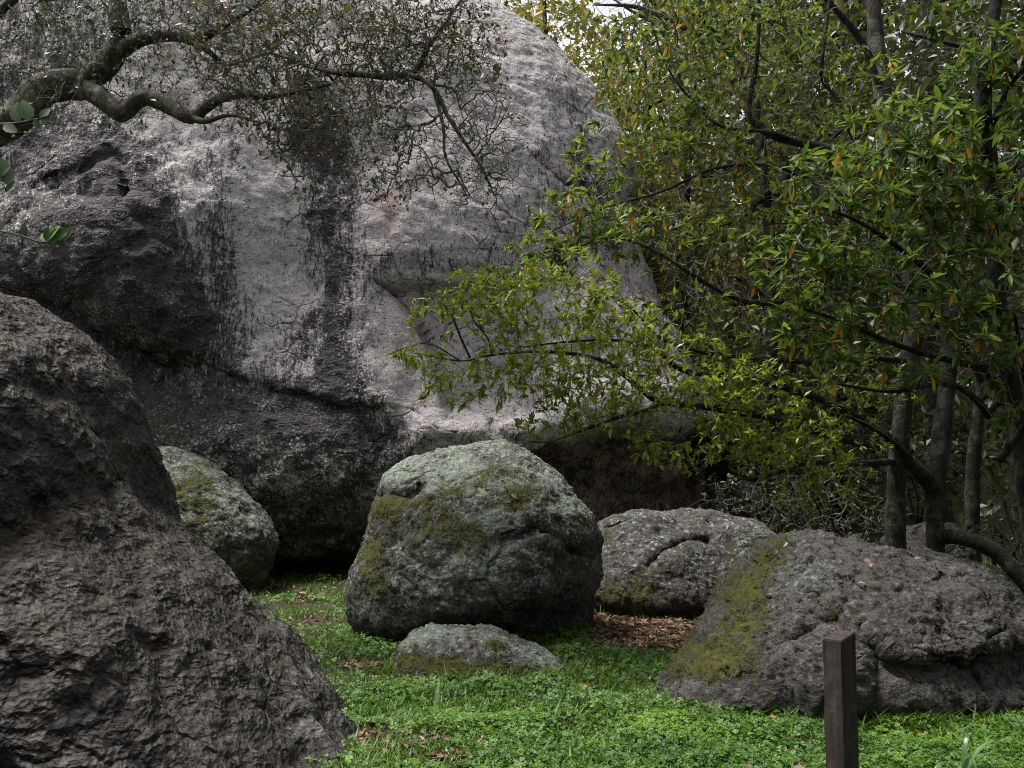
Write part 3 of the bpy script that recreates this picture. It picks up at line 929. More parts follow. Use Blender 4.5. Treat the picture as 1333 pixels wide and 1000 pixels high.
class Plant:
    """explicit limbs in photo pixels + depth, then twigs grown towards points in the crown"""

    def __init__(self, name, label, cat, base, bark, group=None):
        self.base = np.array(base, float)
        self.root = bpy.data.objects.new(name, None)
        COL.objects.link(self.root)
        self.root.location = self.base
        self.root.empty_display_size = 0.2
        tag(self.root, label, cat, group)
        self.bark = bark
        self.node_p, self.node_t, self.node_r = [], [], []
        self.seed = abs(hash(label)) % 50 if False else sum(map(ord, label)) % 97
        self.rng = np.random.default_rng(self.seed + 5)

    def limb(self, pts, name='branch', sides=9, step=0.06, knob=0.12):
        """pts: (px, py, Y, radius in photo pixels)"""
        w = []
        for px, py, Y, rp in pts:
            q = at(px, py, Y)
            w.append((*q, rp * Y / FPX))
        return self.limb_w(w, name, sides, step, knob)

    def limb_w(self, w, name='branch', sides=9, step=0.06, knob=0.12):
        path = catmull(w, step)
        path[:, 3] = np.clip(path[:, 3], 0.003, None)
        me = limb_mesh(name, path, sides, self.bark, self.base, self.seed, knob)
        o = link(name, me, self.root)
        t = np.gradient(path[:, :3], axis=0)
        self.node_p.append(path[:, :3])
        self.node_t.append(t / (np.linalg.norm(t, axis=1, keepdims=True) + 1e-9))
        self.node_r.append(path[:, 3])
        return o

    def cloud(self, blobs, mul=1.0):
        """(px, py, Y, rx px, ry px, depth radius m, n) -> points spread through each ellipsoid, thinned by noise"""
        out = []
        for px, py, Y, rx, ry, rd, n in blobs:
            n = int(n * mul)
            v = self.rng.normal(size=(n, 3))
            v /= np.linalg.norm(v, axis=1, keepdims=True)
            v *= self.rng.random((n, 1)) ** 0.42
            c = at(px, py, Y)
            q = c + v * np.array([rx * Y / FPX, rd, ry * Y / FPX])
            keep = fbm(q, 1.7, 2, seed=self.seed) > -0.22 + 0.12 * self.rng.normal(size=n)
            out.append(q[keep])
        return np.vstack(out)

    def grow(self, targets, step=0.08, curve=0.35, wig=0.05, rtip=0.0016, expo=2.4, rcap=0.03, zmin=0.05):
        lp, lt, lr = np.vstack(self.node_p), np.vstack(self.node_t), np.concatenate(self.node_r)
        nl = len(lp)
        targets = targets[targets[:, 2] > zmin]
        d0 = np.array([np.min(((lp - q) ** 2).sum(1)) for q in targets])
        targets = targets[np.argsort(d0)]
        cap = nl + 400 * len(targets)
        cap = min(cap, nl + 120000)
        pos = np.zeros((cap, 3), np.float64)
        tan = np.zeros((cap, 3))
        par = np.full(cap, -1)
        pos[:nl], tan[:nl] = lp, lt
        n = nl
        for q in targets:
            dv = pos[:n] - q
            j = int(np.argmin(np.einsum('ij,ij->i', dv, dv)))
            d = float(np.linalg.norm(dv[j]))
            k = max(2, int(d / step))
            if n + k >= cap:
                break
            c = pos[j] + tan[j] * d * curve + self.rng.normal(size=3) * d * 0.10
            t = (np.arange(1, k + 1) / k)[:, None]
            b = (1 - t) ** 2 * pos[j] + 2 * t * (1 - t) * c + t * t * q
            b[:-1] += self.rng.normal(size=(k - 1, 3)) * wig * step * 4 * np.minimum(1, d)
            pos[n:n + k] = b
            pr = np.vstack([pos[j], b[:-1]])
            tt = b - pr
            tan[n:n + k] = tt / (np.linalg.norm(tt, axis=1, keepdims=True) + 1e-9)
            par[n] = j
            par[n + 1:n + k] = np.arange(n, n + k - 1)
            n += k
        pos, tan, par = pos[:n], tan[:n], par[:n]
        acc = np.zeros(n)
        rad = np.zeros(n)
        big = np.full(n, -1)
        bigr = np.zeros(n)
        nch = np.zeros(n, int)
        for i in range(n - 1, nl - 1, -1):
            r = max(acc[i], rtip ** expo) ** (1 / expo)
            rad[i] = min(r, rcap)
            p_ = par[i]
            acc[p_] += rad[i] ** expo * 1.0 + 1e-12
            nch[p_] += 1
            if rad[i] > bigr[p_]:
                bigr[p_], big[p_] = rad[i], i
        # chains
        order_pos, order_rad, chain = [], [], []
        cid = 0
        for i in range(nl, n):
            p_ = par[i]
            if p_ >= nl and big[p_] == i:
                continue
            order_pos.append(pos[p_])
            order_rad.append(rad[i])
            chain.append(cid)
            k = i
            while k >= 0:
                order_pos.append(pos[k])
                order_rad.append(rad[k] if big[k] >= 0 else rad[k] * 0.5)
                chain.append(cid)
                k = big[k]
            cid += 1
        self.tw = (np.array(order_pos), np.array(order_rad), np.array(chain))
        self.tips = pos[nl:][nch[nl:] == 0]
        self.tip_dir = tan[nl:][nch[nl:] == 0]
        self.twn, self.twd, self.twr = pos[nl:], tan[nl:], rad[nl:]
        V, F = tubes(*self.tw, 3)
        o = link('twigs', mesh_np('twigs', V - self.base, F, mats=[BARK_TWIG]), self.root)
        tag(o, kind='stuff')

    def leaves(self, pos, d, up, size, rnd, tmpl, mat, width=None, single=0, name='leaf', yellow=None, minpx=9.0):
        """single: that many of the largest in view become parts of their own, the rest one part of kind stuff"""
        gx_, gy_ = project(pos)
        keep = ((gx_ - 800) / 36) ** 2 + ((gy_ - 6) / 20) ** 2 > 1 + 1.2 * fbm(pos, 2.5, 2, seed=77)
        keep &= ((gx_ - 1312) / 16) ** 2 + ((gy_ - 46) / 9) ** 2 > 1 + 1.2 * fbm(pos, 2.5, 2, seed=78)
        pos, d, up, size, rnd = pos[keep], d[keep], up[keep], size[keep], rnd[keep]
        n = len(pos)
        idx = np.zeros(n, bool)
        if single:
            px, py = project(pos)
            vis = (px > 2) & (px < 1331) & (py > 2) & (py < 998)
            s, dd, nn = frames(d, up)
            tip = pos + dd * size[:, None]
            qx, qy = project(tip)
            L = np.hypot(qx - px, qy - py)
            sc = np.where(vis, L - 4.0 * (pos[:, 1] - pos[:, 1].min()), -1e9)
            sc = np.where(L > minpx, sc, -1e9)
            o = np.argsort(-sc)[:single]
            idx[o[sc[o] > -1e8]] = True
        w = np.ones(n) if width is None else width
        if (~idx).any():
            k = ~idx
            o = link('foliage', scatter_mesh('foliage', tmpl, pos[k], d[k], up[k], size[k], rnd[k], mat, self.base, w[k]), self.root)
            tag(o, kind='stuff')
        if idx.any():
            bins = np.clip((rnd[idx] * 12).astype(int), 0, 11)
            meshes = {}
            s, dd, nn = frames(d[idx], up[idx])
            for i, k in enumerate(np.nonzero(idx)[0]):
                b = bins[i]
                if b not in meshes:
                    meshes[b] = mesh_np(name, tmpl[0], tmpl[1], {'rnd': np.full(len(tmpl[0]), (b + 0.5) / 12)}, smooth=False, mats=[mat])
                ob = bpy.data.objects.new(name, meshes[b])
                COL.objects.link(ob)
                ob.parent = self.root
                m = Matrix((s[i], dd[i], nn[i])).transposed()
                ob.rotation_mode = 'QUATERNION'
                ob.rotation_quaternion = m.to_quaternion()
                ob.location = pos[k] - self.base
                ob.scale = (size[k] * w[k], size[k], size[k])
        return idx

    def rosettes(self, pos, dirs, k, L, spread, tmpl, mat, yfrac=0.05, single=0, droop=0.25, upb=0.35, ymask=None, minpx=9.0):
        r = self.rng
        n = len(pos)
        p = np.repeat(pos, k, 0)
        d = np.repeat(dirs, k, 0)
        d = d + np.array([0, 0, upb])
        d /= np.linalg.norm(d, axis=1, keepdims=True) + 1e-9
        rv = r.normal(size=p.shape)
        rv -= d * (rv * d).sum(1, keepdims=True)
        rv /= np.linalg.norm(rv, axis=1, keepdims=True) + 1e-9
        a = np.abs(r.normal(spread, 0.45, len(p)))[:, None]
        ld = d * np.cos(a) + rv * np.sin(a)
        back = r.random((len(p), 1)) * 0.35 * L
        p = p - d * back
        rnd = r.random(len(p)) * 0.80
        yl = r.random(len(p)) < yfrac * (np.repeat(ymask, k) if ymask is not None else 1.0)
        rnd = np.where(yl, 0.86 + 0.14 * r.random(len(p)), rnd)
        ld[yl] = ld[yl] * 0.5 + np.array([0, 0, -0.9])
        ld[:, 2] -= droop * r.random(len(p))
        up = np.array([0, 0, 1.0]) + 0.45 * r.normal(size=p.shape)
        size = L * np.clip(np.exp(0.32 * r.normal(size=len(p))) * np.repeat(np.exp(0.2 * r.normal(size=n)), k), 0.35, 1.65)
        return self.leaves(p, ld, up, size, rnd, tmpl, mat, single=single, minpx=minpx)


LT_LANCE = leaf_template(0.29, 0.15, 0.20, 2)
LT_FAR = (np.array([(0, 0, 0), (-0.27, 0.45, 0.06), (0, 1, -0.06), (0.27, 0.45, 0.06)]), np.array([(0, 2, 1), (0, 3, 2)]))
LT_SMALL = leaf_template(0.36, 0.12, 0.08, 1)
LT_LOW = leaf_template(0.52, 0.12, 0.05, 1)
LT_OVAL = leaf_template(0.58, 0.10, 0.05, 2)
LT_OAK = leaf_template(0.62, 0.10, 0.10, 3)

BARK_OAK = bark_material("oak_bark", (0.030, 0.027, 0.022), (0.085, 0.078, 0.066), 0.65, 0.55)
BARK_GREY = bark_material("grey_bark", (0.011, 0.010, 0.0085), (0.036, 0.033, 0.029), 0.25, 0.15)
BARK_TWIG = bark_material("twig_bark", (0.085, 0.078, 0.070), (0.23, 0.215, 0.195), 0.2, 0.05)
BARK_DARK = bark_material("dark_bark", (0.006, 0.0055, 0.005), (0.020, 0.018, 0.016), 0.15, 0.25)
LEAF_LANCE = leaf_material("lance_leaf", [(0.0, (0.0387, 0.0780, 0.0180)), (0.35, (0.0688, 0.1200, 0.0240)), (0.70, (0.1161, 0.1750, 0.0360)), (0.82, (0.1634, 0.2100, 0.0500)), (0.86, (0.4600, 0.3400, 0.0300)), (0.94, (0.5000, 0.2500, 0.0200)), (1.0, (0.2600, 0.1300, 0.0400))], rough=0.52, trans=0.45, spec=0.3)
LEAF_OLIVE = leaf_material("olive_lance_leaf", [(0.0, (0.0473, 0.0850, 0.0200)), (0.35, (0.0946, 0.1450, 0.0300)), (0.70, (0.1634, 0.2150, 0.0500)), (0.82, (0.2236, 0.2650, 0.0700)), (0.86, (0.5200, 0.3800, 0.0300)), (0.94, (0.5600, 0.2900, 0.0200)), (1.0, (0.3000, 0.1500, 0.0400))], rough=0.52, trans=0.45, spec=0.3)
BUD = leaf_material("pale_bud", [(0.0, (0.22, 0.25, 0.12)), (1.0, (0.48, 0.47, 0.33))], rough=0.6, trans=0.2)
LEAF_FINE = leaf_material("fine_leaf", [(0.0, (0.095, 0.145, 0.020)), (0.4, (0.185, 0.245, 0.030)), (0.8, (0.27, 0.315, 0.048)), (0.9, (0.36, 0.30, 0.04)), (1.0, (0.28, 0.14, 0.03))], rough=0.36, trans=0.42)
LEAF_OAK = leaf_material("oak_leaf", [(0.0, (0.022, 0.036, 0.016)), (0.45, (0.060, 0.080, 0.034)), (0.80, (0.13, 0.145, 0.060)), (0.86, (0.14, 0.080, 0.040)), (0.92, (0.15, 0.085, 0.045)), (1.0, (0.20, 0.095, 0.04))], trans=0.2)
LEAF_SPRIG = leaf_material("sprig_leaf", [(0.0, (0.012, 0.034, 0.008)), (0.5, (0.030, 0.075, 0.012)), (0.75, (0.085, 0.18, 0.03)), (1.0, (0.10, 0.13, 0.11))], rough=0.45, trans=0.25, spec=0.3)
LEAF_BACK = leaf_material("back_leaf", [(0.0, (0.065, 0.085, 0.024)), (0.5, (0.125, 0.138, 0.036)), (0.8, (0.20, 0.19, 0.055)), (0.9, (0.30, 0.24, 0.04)), (1.0, (0.36, 0.23, 0.04))], rough=0.5)
LEAF_SHADE = leaf_material("shade_leaf", [(0.0, (0.020, 0.032, 0.012)), (0.5, (0.042, 0.055, 0.020)), (0.85, (0.075, 0.075, 0.035)), (1.0, (0.13, 0.11, 0.08))], rough=0.45)


# ------------------------------------------------------------------ the oak reaching in from the left
oak = Plant("oak_tree", "old oak with lichen covered limbs and twiggy crown hanging before the huge boulder", "tree", (-7.2, 9.4, ground_h(np.array([-7.2]), np.array([9.4]))[0]), BARK_OAK)
oak.limb_w([(-7.2, 9.4, -0.1, 0.42), (-7.1, 9.3, 0.9, 0.30), (-6.6, 9.2, 2.0, 0.26), (-6.0, 9.1, 3.0, 0.22), (-5.35, 9.05, 3.85, 0.19), (*at(-45, 188, 9.0), 0.165), (*at(18, 158, 9.0), 0.155), (*at(58, 116, 9.0), 0.15), (*at(112, 110, 8.95), 0.135)], 'trunk', 16)
oak.limb([(100, 112, 8.95, 17), (125, 98, 8.9, 15), (148, 72, 8.9, 15), (158, 50, 8.9, 13), (155, 20, 8.9, 12), (152, -10, 8.9, 11), (146, -80, 9.0, 9), (120, -200, 9.2, 6)], sides=12)
oak.limb([(150, 72, 8.9, 12), (170, 58, 8.85, 11), (197, 47, 8.8, 9.5), (228, 45, 8.7, 9), (255, 52, 8.7, 8.5), (272, 45, 8.6, 6), (292, 34, 8.6, 5), (330, 10, 8.5, 3.5), (380, -30, 8.4, 2.5)], sides=10)
oak.limb([(255, 54, 8.7, 7), (270, 66, 8.6, 4.5), (300, 84, 8.8, 2.2), (350, 70, 8.9, 2.0), (400, 86, 8.6, 2.2), (440, 95, 8.2, 4.0), (475, 97, 8.2, 4.8), (505, 100, 8.2, 5.2), (530, 97, 8.2, 5.0), (545, 86, 8.2, 4.2), (556, 64, 8.2, 3.6), (572, 40, 8.2, 2.8), (600, 0, 8.3, 2.0)], sides=9)
oak.limb([(100, 110, 8.95, 16), (130, 126, 8.8, 14), (158, 148, 8.7, 12), (172, 136, 8.7, 11), (190, 126, 8.65, 11), (218, 138, 8.6, 10), (248, 153, 8.5, 9), (264, 143, 8.5, 8), (285, 129, 8.45, 7), (312, 123, 8.4, 6), (350, 126, 8.3, 4.5), (385, 120, 8.2, 3.0), (430, 110, 8.1, 2.0)], sides=11)
oak.limb([(248, 153, 8.5, 6), (268, 158, 8.4, 4), (300, 150, 8.3, 2.5), (340, 160, 8.2, 1.8)], sides=7)
oak.limb([(530, 97, 8.2, 4), (555, 106, 8.1, 3.6), (570, 124, 8.1, 3.2), (582, 150, 8.05, 2.8), (600, 178, 8.0, 2.3), (625, 215, 8.0, 1.8), (640, 245, 8.0, 1.3)], sides=7)
oak.limb([(565, 118, 8.1, 2.6), (577, 165, 8.0, 2.2), (580, 205, 8.0, 1.6), (600, 240, 8.0, 1.2)], sides=6)
oak.limb([(-40, 190, 9.0, 9), (-50, 120, 8.5, 8), (-20, 40, 8.3, 7), (40, -20, 8.2, 5), (120, -70, 8.1, 3)], sides=8)
cl = oak.cloud([(330, 60, 8.5, 95, 90, 0.9, 800), (450, 70, 8.3, 120, 85, 0.9, 1150), (560, 60, 8.2, 105, 80, 0.7, 850), (600, 165, 8.1, 95, 85, 0.5, 620), (470, 160, 8.2, 100, 55, 0.6, 380), (380, 160, 8.3, 70, 55, 0.6, 330),
                (90, 25, 8.4, 110, 60, 0.9, 360), (220, 15, 8.6, 110, 45, 0.8, 420), (130, 120, 8.9, 130, 50, 0.6, 130), (560, 225, 8.0, 120, 50, 0.4, 260), (640, 230, 8.0, 70, 80, 0.3, 150), (440, 240, 8.1, 90, 30, 0.3, 60), (400, -60, 8.4, 260, 60, 1.2, 500), (100, -60, 8.6, 200, 50, 1.2, 250), (290, 110, 8.5, 110, 60, 0.7, 260), (20, 90, 8.3, 60, 90, 0.5, 120)], 2.0)
oak.grow(cl, step=0.055, curve=0.26, wig=0.075, rtip=0.0025, expo=2.5, rcap=0.022)
# leaves thinly along the twigs
k = (oak.rng.random(len(oak.twn)) < 0.33) & (oak.twr < 0.007)
lp, ld = oak.twn[k], oak.twd[k]
lp = np.vstack([lp] + [oak.tips] * 2)
ld = np.vstack([ld] + [oak.tip_dir] * 2)
lp = lp + 0.012 * oak.rng.normal(size=lp.shape)
gx, gy = project(lp)
rn = oak.rng.random(len(lp))
thin = (gx > 530) & (gy > 110)
kk = ~thin | (oak.rng.random(len(lp)) < 0.16)
lp, ld, rn, gx = lp[kk], ld[kk], rn[kk], gx[kk]
rn = np.where(gx < 200, rn * 0.66, rn)
dirv = ld + 0.9 * oak.rng.normal(size=ld.shape)
oak.leaves(lp, dirv, np.array([0, 0, 1.0]) + 0.7 * oak.rng.normal(size=ld.shape), 0.038 * np.exp(0.35 * oak.rng.normal(size=len(lp))), rn, LT_LOW, LEAF_OAK)
# sprigs with larger leaves hanging close on the left edge
for pts, lv in (
    ([(-60, 185, 6.4, 3), (-20, 166, 5.2, 2.5), (0, 162, 4.6, 2), (25, 160, 4.4, 1.8), (50, 155, 4.3, 1.3), (62, 151, 4.3, 0.8)],
     [(24, 160, 20, 128, .25), (36, 158, 29, 124, .42), (52, 154, 66, 138, .3), (54, 155, 72, 158, .15), (4, 163, 24, 172, .98), (44, 156, 52, 168, .2)]),
    ([(-60, 290, 6.4, 3), (-20, 297, 5.0, 2.4), (0, 300, 4.4, 2), (30, 308, 4.2, 1.6), (56, 316, 4.1, 1.5), (70, 313, 4.1, 1.2), (95, 309, 4.1, 0.7)],
     [(34, 308, 28, 288, .2), (60, 314, 62, 292, .5), (62, 314, 92, 296, .78), (66, 314, 86, 304, .35), (70, 313, 97, 296, .99), (58, 314, 56, 300, .7), (3, 300, -6, 284, .3), (62, 313, 78, 290, .76)]),
    ([(-40, 205, 6.4, 3), (-14, 225, 5.0, 2), (4, 240, 4.5, 1.5), (8, 250, 4.5, 0.8)],
     [(4, 238, 2, 200, .3), (6, 240, 22, 220, .96), (8, 250, 20, 232, .2), (6, 246, -4, 250, .9), (2, 230, 14, 214, .12)])):
    if lv is None:
        continue
    oak.limb(pts, sides=6, step=0.05, knob=0.05)
    Yp = pts[-2][2]
    for bx, by, tx, ty, rv in lv:
        a, b = at(bx, by, Yp), at(tx, ty, Yp - 0.02 + 0.04 * oak.rng.random())
        me = mesh_np('leaf', LT_OAK[0], LT_OAK[1], {'rnd': np.full(len(LT_OAK[0]), rv)}, smooth=True, mats=[LEAF_SPRIG])
        ob = link('leaf', me, oak.root, a - oak.base)
        s, dd, nn = frames((b - a)[None], np.array([[0.3 * oak.rng.normal(), -1.0, 0.5 + 0.3 * oak.rng.normal()]]))
        ob.rotation_mode = 'QUATERNION'
        ob.rotation_quaternion = Matrix((s[0], dd[0], nn[0])).transposed().to_quaternion()
        L = 0.9 * np.linalg.norm(b - a)
        ob.scale = (L, L, L)


# ------------------------------------------------------------------ slim grey trunk whose fine leaved branches sweep left over the cave
def gz(x, y):
    return float(ground_h(np.array([x]), np.array([y]))[0])


b1 = at(1166, 720, 10.2)
fine = Plant("fine_leaved_tree", "slim grey tree whose low branches of narrow bright leaves sweep over the cave", "tree", (b1[0], 10.2, gz(b1[0], 10.2)), BARK_GREY)
fine.limb_w([(b1[0] - 0.02, 10.2, fine.base[2] - 0.1, 0.16), (b1[0], 10.2, fine.base[2] + 0.3, 0.12), (*at(1166, 720, 10.2), 0.105), (*at(1166, 640, 10.2), 0.10), (*at(1172, 570, 10.2), 0.095), (*at(1180, 490, 10.3), 0.098), (*at(1190, 410, 10.4), 0.092),
             (*at(1178, 300, 10.7), 0.098), (*at(1155, 160, 11), 0.105), (*at(1142, 70, 11.2), 0.095), (*at(1135, -20, 11.3), 0.08), (*at(1120, -150, 11.5), 0.05)], 'trunk', 14)
fine.limb([(1150, 130, 11.05, 5.44), (1125, 60, 11, 4.76), (1090, 15, 10.8, 4.08), (1050, -30, 10.6, 3.40)], sides=8)
fine.limb([(1168, 600, 10.2, 5.44), (1130, 603, 9.9, 3.74), (1090, 603, 9.6, 3.40), (1052, 603, 9.3, 3.13), (1030, 610, 9.1, 2.72), (1000, 618, 8.9, 2.04), (960, 625, 8.8, 1.36)], sides=8)
fine.limb([(1172, 580, 10.2, 6.12), (1130, 552, 9.9, 5.44), (1080, 525, 9.6, 5.10), (1040, 510, 9.4, 5.10), (1000, 498, 9.3, 5.10), (955, 488, 9.2, 4.76), (910, 486, 9.15, 4.08), (880, 478, 9.1, 3.40), (848, 452, 9.0, 2.72), (800, 443, 8.9, 2.04), (740, 445, 8.8, 1.50), (680, 452, 8.8, 1.02)], sides=9)
fine.limb([(1150, 585, 10.0, 5.44), (1090, 570, 9.6, 4.76), (1020, 548, 9.3, 4.42), (950, 535, 9.1, 4.08), (900, 528, 9.0, 4.08), (858, 523, 8.95, 4.08), (832, 505, 8.9, 3.74), (812, 488, 8.85, 3.40), (785, 470, 8.8, 2.99), (750, 461, 8.75, 2.45), (690, 458, 8.7, 1.90), (630, 464, 8.7, 1.50), (600, 470, 8.7, 1.09), (540, 460, 8.7, 0.75)], sides=9)
fine.limb([(868, 524, 8.95, 3.40), (835, 536, 8.8, 2.72), (800, 545, 8.7, 2.18), (760, 560, 8.65, 1.70), (715, 575, 8.6, 1.09), (690, 575, 8.6, 0.75)], sides=7)
fine.limb([(1182, 470, 10.3, 4.76), (1120, 465, 10, 4.08), (1050, 470, 9.6, 3.74), (975, 465, 9.3, 3.40), (910, 457, 9.1, 2.72), (860, 440, 9.0, 2.04), (820, 400, 8.9, 1.36), (780, 380, 8.8, 0.95)], sides=8)
fine.limb([(612, 466, 8.7, 1.63), (600, 440, 8.7, 1.50), (590, 415, 8.7, 1.29), (580, 400, 8.7, 0.95), (565, 385, 8.7, 0.61)], sides=6)
fine.limb([(640, 463, 8.7, 1.22), (635, 440, 8.7, 1.09), (618, 420, 8.7, 0.88), (610, 400, 8.7, 0.61)], sides=6)
fine.limb([(600, 470, 8.7, 0.95), (560, 448, 8.7, 0.82), (530, 452, 8.7, 0.68), (505, 462, 8.7, 0.48)], sides=5)
cf = fine.cloud([(570, 410, 8.7, 55, 40, 0.25, 60), (545, 460, 8.7, 50, 20, 0.2, 22), (640, 400, 8.7, 80, 60, 0.4, 130), (730, 390, 8.8, 100, 65, 0.5, 170), (800, 440, 8.8, 110, 55, 0.5, 150), (610, 500, 8.6, 75, 32, 0.3, 50),
                 (690, 480, 8.6, 90, 40, 0.4, 90), (780, 520, 8.6, 90, 45, 0.4, 110), (880, 490, 8.9, 100, 60, 0.5, 170), (960, 520, 9.0, 100, 60, 0.5, 150), (890, 575, 8.8, 80, 40, 0.4, 100), (990, 570, 9.0, 90, 45, 0.5, 110),
                 (1070, 580, 9.3, 90, 50, 0.6, 90), (720, 555, 8.6, 60, 22, 0.2, 25), (900, 420, 9.0, 90, 50, 0.4, 80), (1100, 500, 9.6, 90, 60, 0.6, 60), (1050, 640, 9.2, 60, 30, 0.4, 20)], 1.7)
fine.grow(cf, step=0.05, curve=0.5, wig=0.05, rtip=0.0018, expo=2.3, rcap=0.022)
sel = fine.rng.random(len(fine.twn)) < 0.55
sel &= fine.twr < 0.010
tp = np.vstack([fine.tips, fine.twn[sel]])
tgx, tgy = project(tp)
kp = ~((((tgx - 930) / 80) ** 2 + ((tgy - 395) / 45) ** 2 < 1) & (fine.rng.random(len(tp)) < 0.8))
tp = tp[kp]
td = np.vstack([fine.tip_dir, fine.twd[sel]])[kp]
fine.rosettes(tp, td, 4, 0.066, 0.75, LT_SMALL, LEAF_FINE, yfrac=0.012, single=300, droop=0.15, upb=0.25, minpx=6)


# ------------------------------------------------------------------ the lance leaved trees on the right
b2 = at(1221, 735, 9.3)
lan1 = Plant("lance_leaved_tree", "crooked trunk beside the slim grey tree with high olive crown of yellowing lance leaves", "tree", (b2[0], 9.3, gz(b2[0], 9.3)), BARK_DARK, group="lance leaved trees")
lan1.limb_w([(b2[0], 9.3, lan1.base[2] - 0.1, 0.13), (*at(1219, 735, 9.3), 0.082), (*at(1217, 650, 9.3), 0.085), (*at(1226, 560, 9.4), 0.082), (*at(1236, 450, 9.5), 0.08), (*at(1228, 330, 9.7), 0.08), (*at(1190, 240, 9.9), 0.07), (*at(1120, 205, 10), 0.055), (*at(1050, 188, 10), 0.045),
             (*at(1003, 176, 10), 0.035), (*at(975, 148, 10), 0.03), (*at(984, 85, 10), 0.025), (*at(988, 10, 10), 0.02), (*at(980, -60, 10), 0.02)], 'trunk', 12)
lan1.limb([(1218, 640, 9.3, 10.80), (1200, 618, 9.25, 10.08), (1182, 600, 9.2, 7.92), (1172, 585, 9.1, 4.32), (1140, 560, 8.9, 2.88), (1100, 540, 8.8, 1.80)], sides=9)
lan1.limb([(1216, 700, 9.35, 8.64), (1250, 700, 9.2, 9.36), (1290, 715, 9.1, 9.36), (1325, 748, 9.0, 10.08), (1365, 800, 8.9, 10.80), (1390, 860, 8.85, 11.52), (1400, 930, 8.8, 12.96)], sides=11)
lan1.limb([(1050, 190, 10, 3.60), (1000, 172, 9.9, 2.88), (940, 165, 9.9, 2.52), (900, 130, 9.9, 1.87), (870, 90, 9.9, 1.30), (850, 40, 9.9, 0.94)], sides=7)
lan1.limb([(1100, 200, 10, 3.60), (1060, 230, 9.8, 3.24), (1000, 215, 9.7, 2.59), (930, 220, 9.7, 2.16), (860, 250, 9.6, 1.73), (790, 270, 9.5, 1.30), (720, 300, 9.5, 0.86)], sides=7)
lan1.limb([(1232, 380, 9.6, 5.76), (1150, 370, 9.5, 4.32), (1060, 385, 9.4, 3.96), (985, 395, 9.3, 3.60), (930, 375, 9.25, 3.24), (890, 350, 9.2, 2.88), (850, 325, 9.2, 2.16), (800, 310, 9.2, 1.44), (740, 325, 9.2, 1.01), (690, 345, 9.2, 0.72)], sides=8)
lan1.limb([(1120, 205, 10, 3.60), (1090, 130, 10, 3.24), (1070, 100, 10, 2.88), (1075, 40, 10, 2.52), (1085, -40, 10, 1.80)], sides=7)
c1 = lan1.cloud([(850, 90, 9.9, 85, 100, 0.7, 150), (790, 210, 9.8, 50, 60, 0.4, 45), (890, 200, 9.8, 90, 70, 0.6, 110), (745, 285, 9.5, 70, 40, 0.35, 50), (715, 330, 9.3, 60, 40, 0.3, 45), (800, 300, 9.3, 60, 40, 0.3, 50),
                 (960, 60, 10, 95, 75, 0.8, 120), (900, 310, 9.4, 90, 50, 0.5, 60), (1040, 60, 10.2, 80, 80, 0.8, 90), (980, 260, 9.7, 80, 60, 0.5, 60), (870, -30, 10, 160, 60, 1.0, 120), (1000, 140, 10, 60, 60, 0.5, 30), (1100, 130, 10.2, 80, 80, 0.6, 90), (900, 380, 9.4, 80, 60, 0.4, 90), (950, 390, 9.4, 90, 50, 0.4, 110)], 2.1)
lan1.grow(c1, step=0.07, curve=0.4, wig=0.06, rtip=0.0032, expo=2.3, rcap=0.03)
lx, ly = project(lan1.tips)
bare_ = (((lx - 930) / 85) ** 2 + ((ly - 380) / 55) ** 2 < 1) & (lan1.rng.random(len(lx)) < 0.85)
bare_ |= (((lx - 1010) / 70) ** 2 + ((ly - 130) / 45) ** 2 < 1) & (lan1.rng.random(len(lx)) < 0.7)
lan1.tips, lan1.tip_dir, lx, ly = lan1.tips[~bare_], lan1.tip_dir[~bare_], lx[~bare_], ly[~bare_]
lan1.rosettes(lan1.tips, lan1.tip_dir, 12, 0.082, 0.95, LT_LANCE, LEAF_OLIVE, yfrac=0.06, single=300, droop=0.5, ymask=np.where(lx < 1000, 1.0, 0.4) * np.clip(0.3 + 7 * fbm(lan1.tips, 1.6, 2, seed=61), 0, 4.0))


def flower_buds(t, frac, size):
    r = t.rng
    k = r.random(len(t.tips)) < frac * np.clip(0.6 + 4 * fbm(t.tips, 1.3, 2, seed=t.seed + 9), 0, 2)
    p = np.repeat(t.tips[k], 9, 0)
    d = np.repeat(t.tip_dir[k], 9, 0) + np.array([0, 0, 0.5]) + 0.9 * r.normal(size=p.shape)
    p = p + np.repeat(t.tip_dir[k], 9, 0) * 0.02 + 0.022 * r.normal(size=p.shape)
    o = link('flower_buds', scatter_mesh('flower_buds', LT_OVAL, p, d, np.array([0, 0, 1.0]) + 0.7 * r.normal(size=p.shape), size * np.exp(0.3 * r.normal(size=len(p))), r.random(len(p)), BUD, t.base), t.root)
    tag(o, kind='stuff')


flower_buds(lan1, 0.35, 0.017)
b3 = at(1345, 760, 8.6)
lan2 = Plant("lance_leaved_tree", "dark leaning trunk at the right edge carrying rosettes of long green lance leaves", "tree", (b3[0], 8.6, gz(b3[0], 8.6)), BARK_DARK, group="lance leaved trees")
lan2.limb_w([(b3[0] + 0.05, 8.6, lan2.base[2] - 0.1, 0.15), (*at(1352, 760, 8.6), 0.10), (*at(1336, 640, 8.6), 0.085), (*at(1320, 520, 8.6), 0.075), (*at(1298, 400, 8.5), 0.08), (*at(1296, 280, 8.5), 0.07), (*at(1280, 130, 8.4), 0.07), (*at(1300, -20, 8.4), 0.05)], 'trunk', 12)
lan2.limb([(1296, 420, 8.5, 5.94), (1240, 380, 8.2, 4.62), (1180, 330, 7.9, 3.63), (1120, 290, 7.7, 2.64), (1070, 270, 7.6, 1.65)], sides=8)
